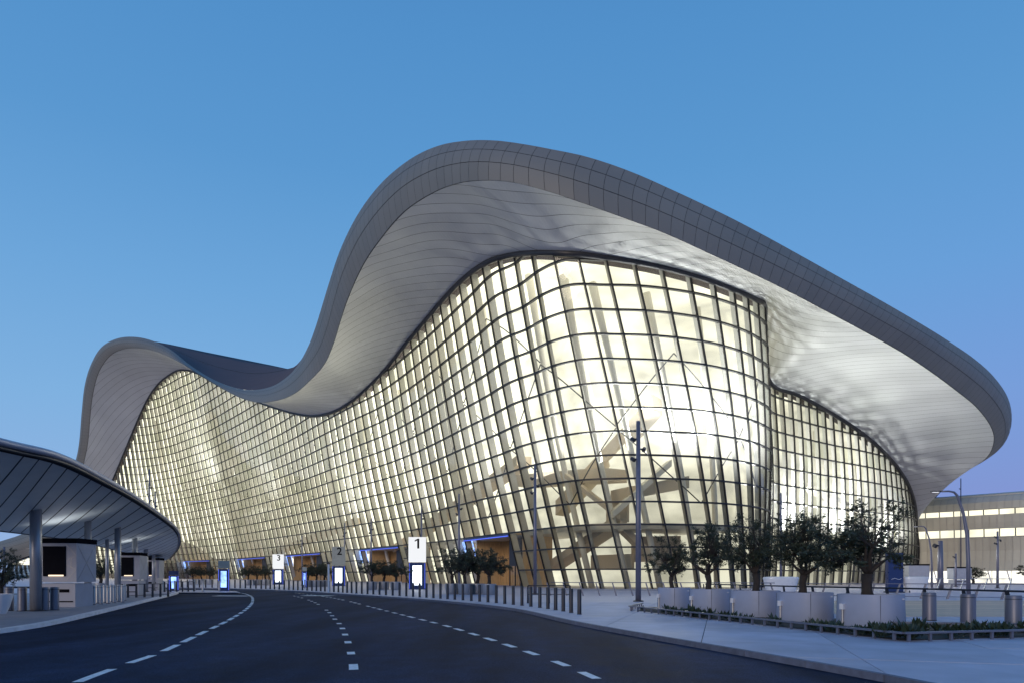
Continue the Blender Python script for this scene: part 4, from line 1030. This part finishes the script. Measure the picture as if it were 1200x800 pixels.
pole(5, 60, 640, .13, 'light pole at the far left edge beneath the canopy', 3)
pole(1126, 140, 560, .12, 'thin mast on the pier roof line under the roof tip', 1)
def street_lamp(px, Y, ty, reach, label):
    p = G(px, Y); H = EYE + (HY - ty) / F * Y; t = empty('street_lamp', p); tag(t, label, 'street lamp', 'curved street lamps')
    pts = [(0, 0, 0), (-.02, 0, H * .35), (-.1, 0, H * .6), (-.35, 0, H * .8), (-.75, 0, H * .96), (-.95, 0, H * .99), (-1.3, 0, H), (-reach, 0, H - .02)]
    m = MB(); m.tube(pts, [.13, .12, .11, .09, .08, .07, .06, .05], 10); m.build('post', M['pole'], t, True)
    m = MB(); m.box((-reach - .25, 0, H - .02), (.6, .2, .08)); m.build('lamp_head', M['dark_metal'], t)
    m = MB(); m.box((-reach - .27, 0, H - .065), (.4, .14, .015)); m.build('lens', M['lamp_head'], t)
street_lamp(1135, 45, 575, 1.9, 'large curved street lamp leaning left before the pier')
street_lamp(1092, 85, 616, 1.7, 'smaller curved street lamp farther off before the pier')

# ------------------------------------------------------------------ numbered totem signs
def numeral(ch, size, parent, loc, m):
    if ch == '1':
        q = MB(); h = size * .36; w = size * .075; d = .012
        out = [(-w, -h), (w, -h), (w, h), (-w * .6, h), (-w * 3.4, h * .66), (-w * 3.4, h * .40), (-w, h * .64)]
        k = len(out); q.v = [(x, y, z) for z in (0, d) for x, y in out]
        q.f = [tuple(range(k - 1, -1, -1)), tuple(range(k, 2 * k))] + [(i, (i + 1) % k, (i + 1) % k + k, i + k) for i in range(k)]
        n = q.build('numeral', m, parent); n.location = loc; n.rotation_euler = (R(90), 0, 0); return n
    cu = bpy.data.curves.new('numeral', 'FONT'); cu.body = ch; cu.size = size; cu.align_x = 'CENTER'; cu.align_y = 'CENTER'; cu.extrude = .01; cu.offset = .02
    o = bpy.data.objects.new('numeral_tmp', cu); COL.objects.link(o); dg = bpy.context.evaluated_depsgraph_get(); me = bpy.data.meshes.new_from_object(o.evaluated_get(dg)); bpy.data.objects.remove(o)
    me.materials.clear(); me.materials.append(m); n = inst('numeral', me, parent, loc); n.rotation_euler = (R(90), 0, 0); return n
def totem(px, Y, w, H, ch, face, screen, label, zmid=.52):
    c = G(px, Y); t = empty('totem_sign', c, math.atan2(-c.x, c.y) * .6); tag(t, label, 'sign', 'numbered entrance totems')
    m = MB(); m.box((0, 0, H * (1 + zmid) / 2), (w, .35, H * (1 - zmid))); m.build('sign_face', face, t)
    m = MB(); m.box((0, 0, H * zmid / 2 - .03), (w * .96, .4, H * zmid - .07)); m.build('frame', M['blue_box'], t)
    m = MB(); m.box((0, -.215, H * zmid * .52), (w * .52, .03, H * zmid * .72)); m.build('screen', screen, t)
    for s in (-1, 1):
        m = MB(); m.tube([(s * w * .44, -.22, .1), (s * w * .44, -.22, H * zmid - .1)], .025, 6); m.build('light_line', M['blue_led'], t)
    if ch: numeral(ch, H * .26, t, (w * .06, -.20, H * .875), M['black'])
    return t
totem(489, 75, 1.9, 5.75, '1', M['sign_white'], M['screen_white'], 'tallest white lit totem sign showing the number 1')
totem(397, 97, 1.85, 5.6, '2', M['sign_grey'], M['screen_white'], 'grey unlit totem sign showing the number 2 over a bright screen')
totem(326, 113, 1.75, 5.0, '3', M['sign_white'], M['screen_white'], 'small white lit totem sign showing the number 3')
totem(262.5, 68, 1.05, 3.0, None, M['sign_grey'], M['screen_blue'], 'grey topped totem with blue lit screen on the far crossing', .75)
totem(204, 68, .9, 2.0, None, M['blue_box'], M['screen_blue'], 'short blue lit screen totem at the canopy tip', .8)
totem(357, 87, .5, 2.6, None, M['sign_grey'], M['screen_blue'], 'slim blue screen post between the number three and two signs', .8)
# slender white sign post on the kerb
t = empty('sign_post', G(385, 63)); tag(t, 'slim pale post standing on the kerb below the number two sign', 'post')
m = MB(); m.tube([(0, 0, 0), (0, 0, 2.6)], .09, 10); m.build('shaft', M['whitep'], t); m = MB(); m.box((0, 0, 2.65), (.3, .25, .12)); m.build('cap', M['dark_metal'], t)
# navy sign, white pods
t = empty('navy_sign', G(1048, 62)); tag(t, 'dark navy sign box behind the nearest olive tree', 'sign')
m = MB(); m.box((0, 0, 1.85), (1.35, .5, 3.5)); m.build('panel', M['blue_box'], t); m = MB(); m.box((0, 0, .05), (1.6, .7, .1)); m.build('plinth', M['dark_metal'], t)
for z in (3.25, 1.2):
    m = MB(); m.tube([(-.4, -.26, z), (-.1, -.26, z + .1), (.3, -.26, z - .02), (.5, -.26, z + .08)], .02, 5); m.build('wave_mark', M['whitep'], t)
def pod(px, Y, w, label):
    t = empty('white_booth', G(px, Y)); tag(t, label, 'booth', 'low white booths beyond the railing')
    m = MB(); n = 24
    rings = [(.80, 0), (.86, .35), (1.0, 1.15), (1.04, 1.3), (1.0, 1.42), (.7, 1.46)]
    for k, z in rings: m.v += [(x * k, y * k, z) for x, y in superellipse(w / 2, n, 2.4, .5)]
    for i in range(len(rings) - 1):
        for q in range(n): q2 = (q + 1) % n; m.f.append((i * n + q, i * n + q2, (i + 1) * n + q2, (i + 1) * n + q))
    m.f.append(tuple((len(rings) - 1) * n + q for q in range(n)))
    o = m.build('shell', M['car_white'], t); autosmooth(o)
    m = MB(); m.box((0, 0, .1), (w * .7, w * .3, .2)); m.build('base', M['dark_metal'], t)
pod(915, 58, 2.9, 'low white booth behind the middle and second nearest tubs'); pod(1073, 62, 2.2, 'low white booth right of the navy sign')
# cluster of low street furniture near the canopy
for px, Y, lb in ((150, 48, 'black barrier standing between the kiosks under the canopy'), (193, 64, 'black barrier at the canopy tip')):
    c = G(px, Y); railing([c, c + Vector((1.0, 1.2, 0)), c + Vector((1.8, 2.2, 0))], .55, .95, 0, .025, lb, M['dark_metal'], (.15,))
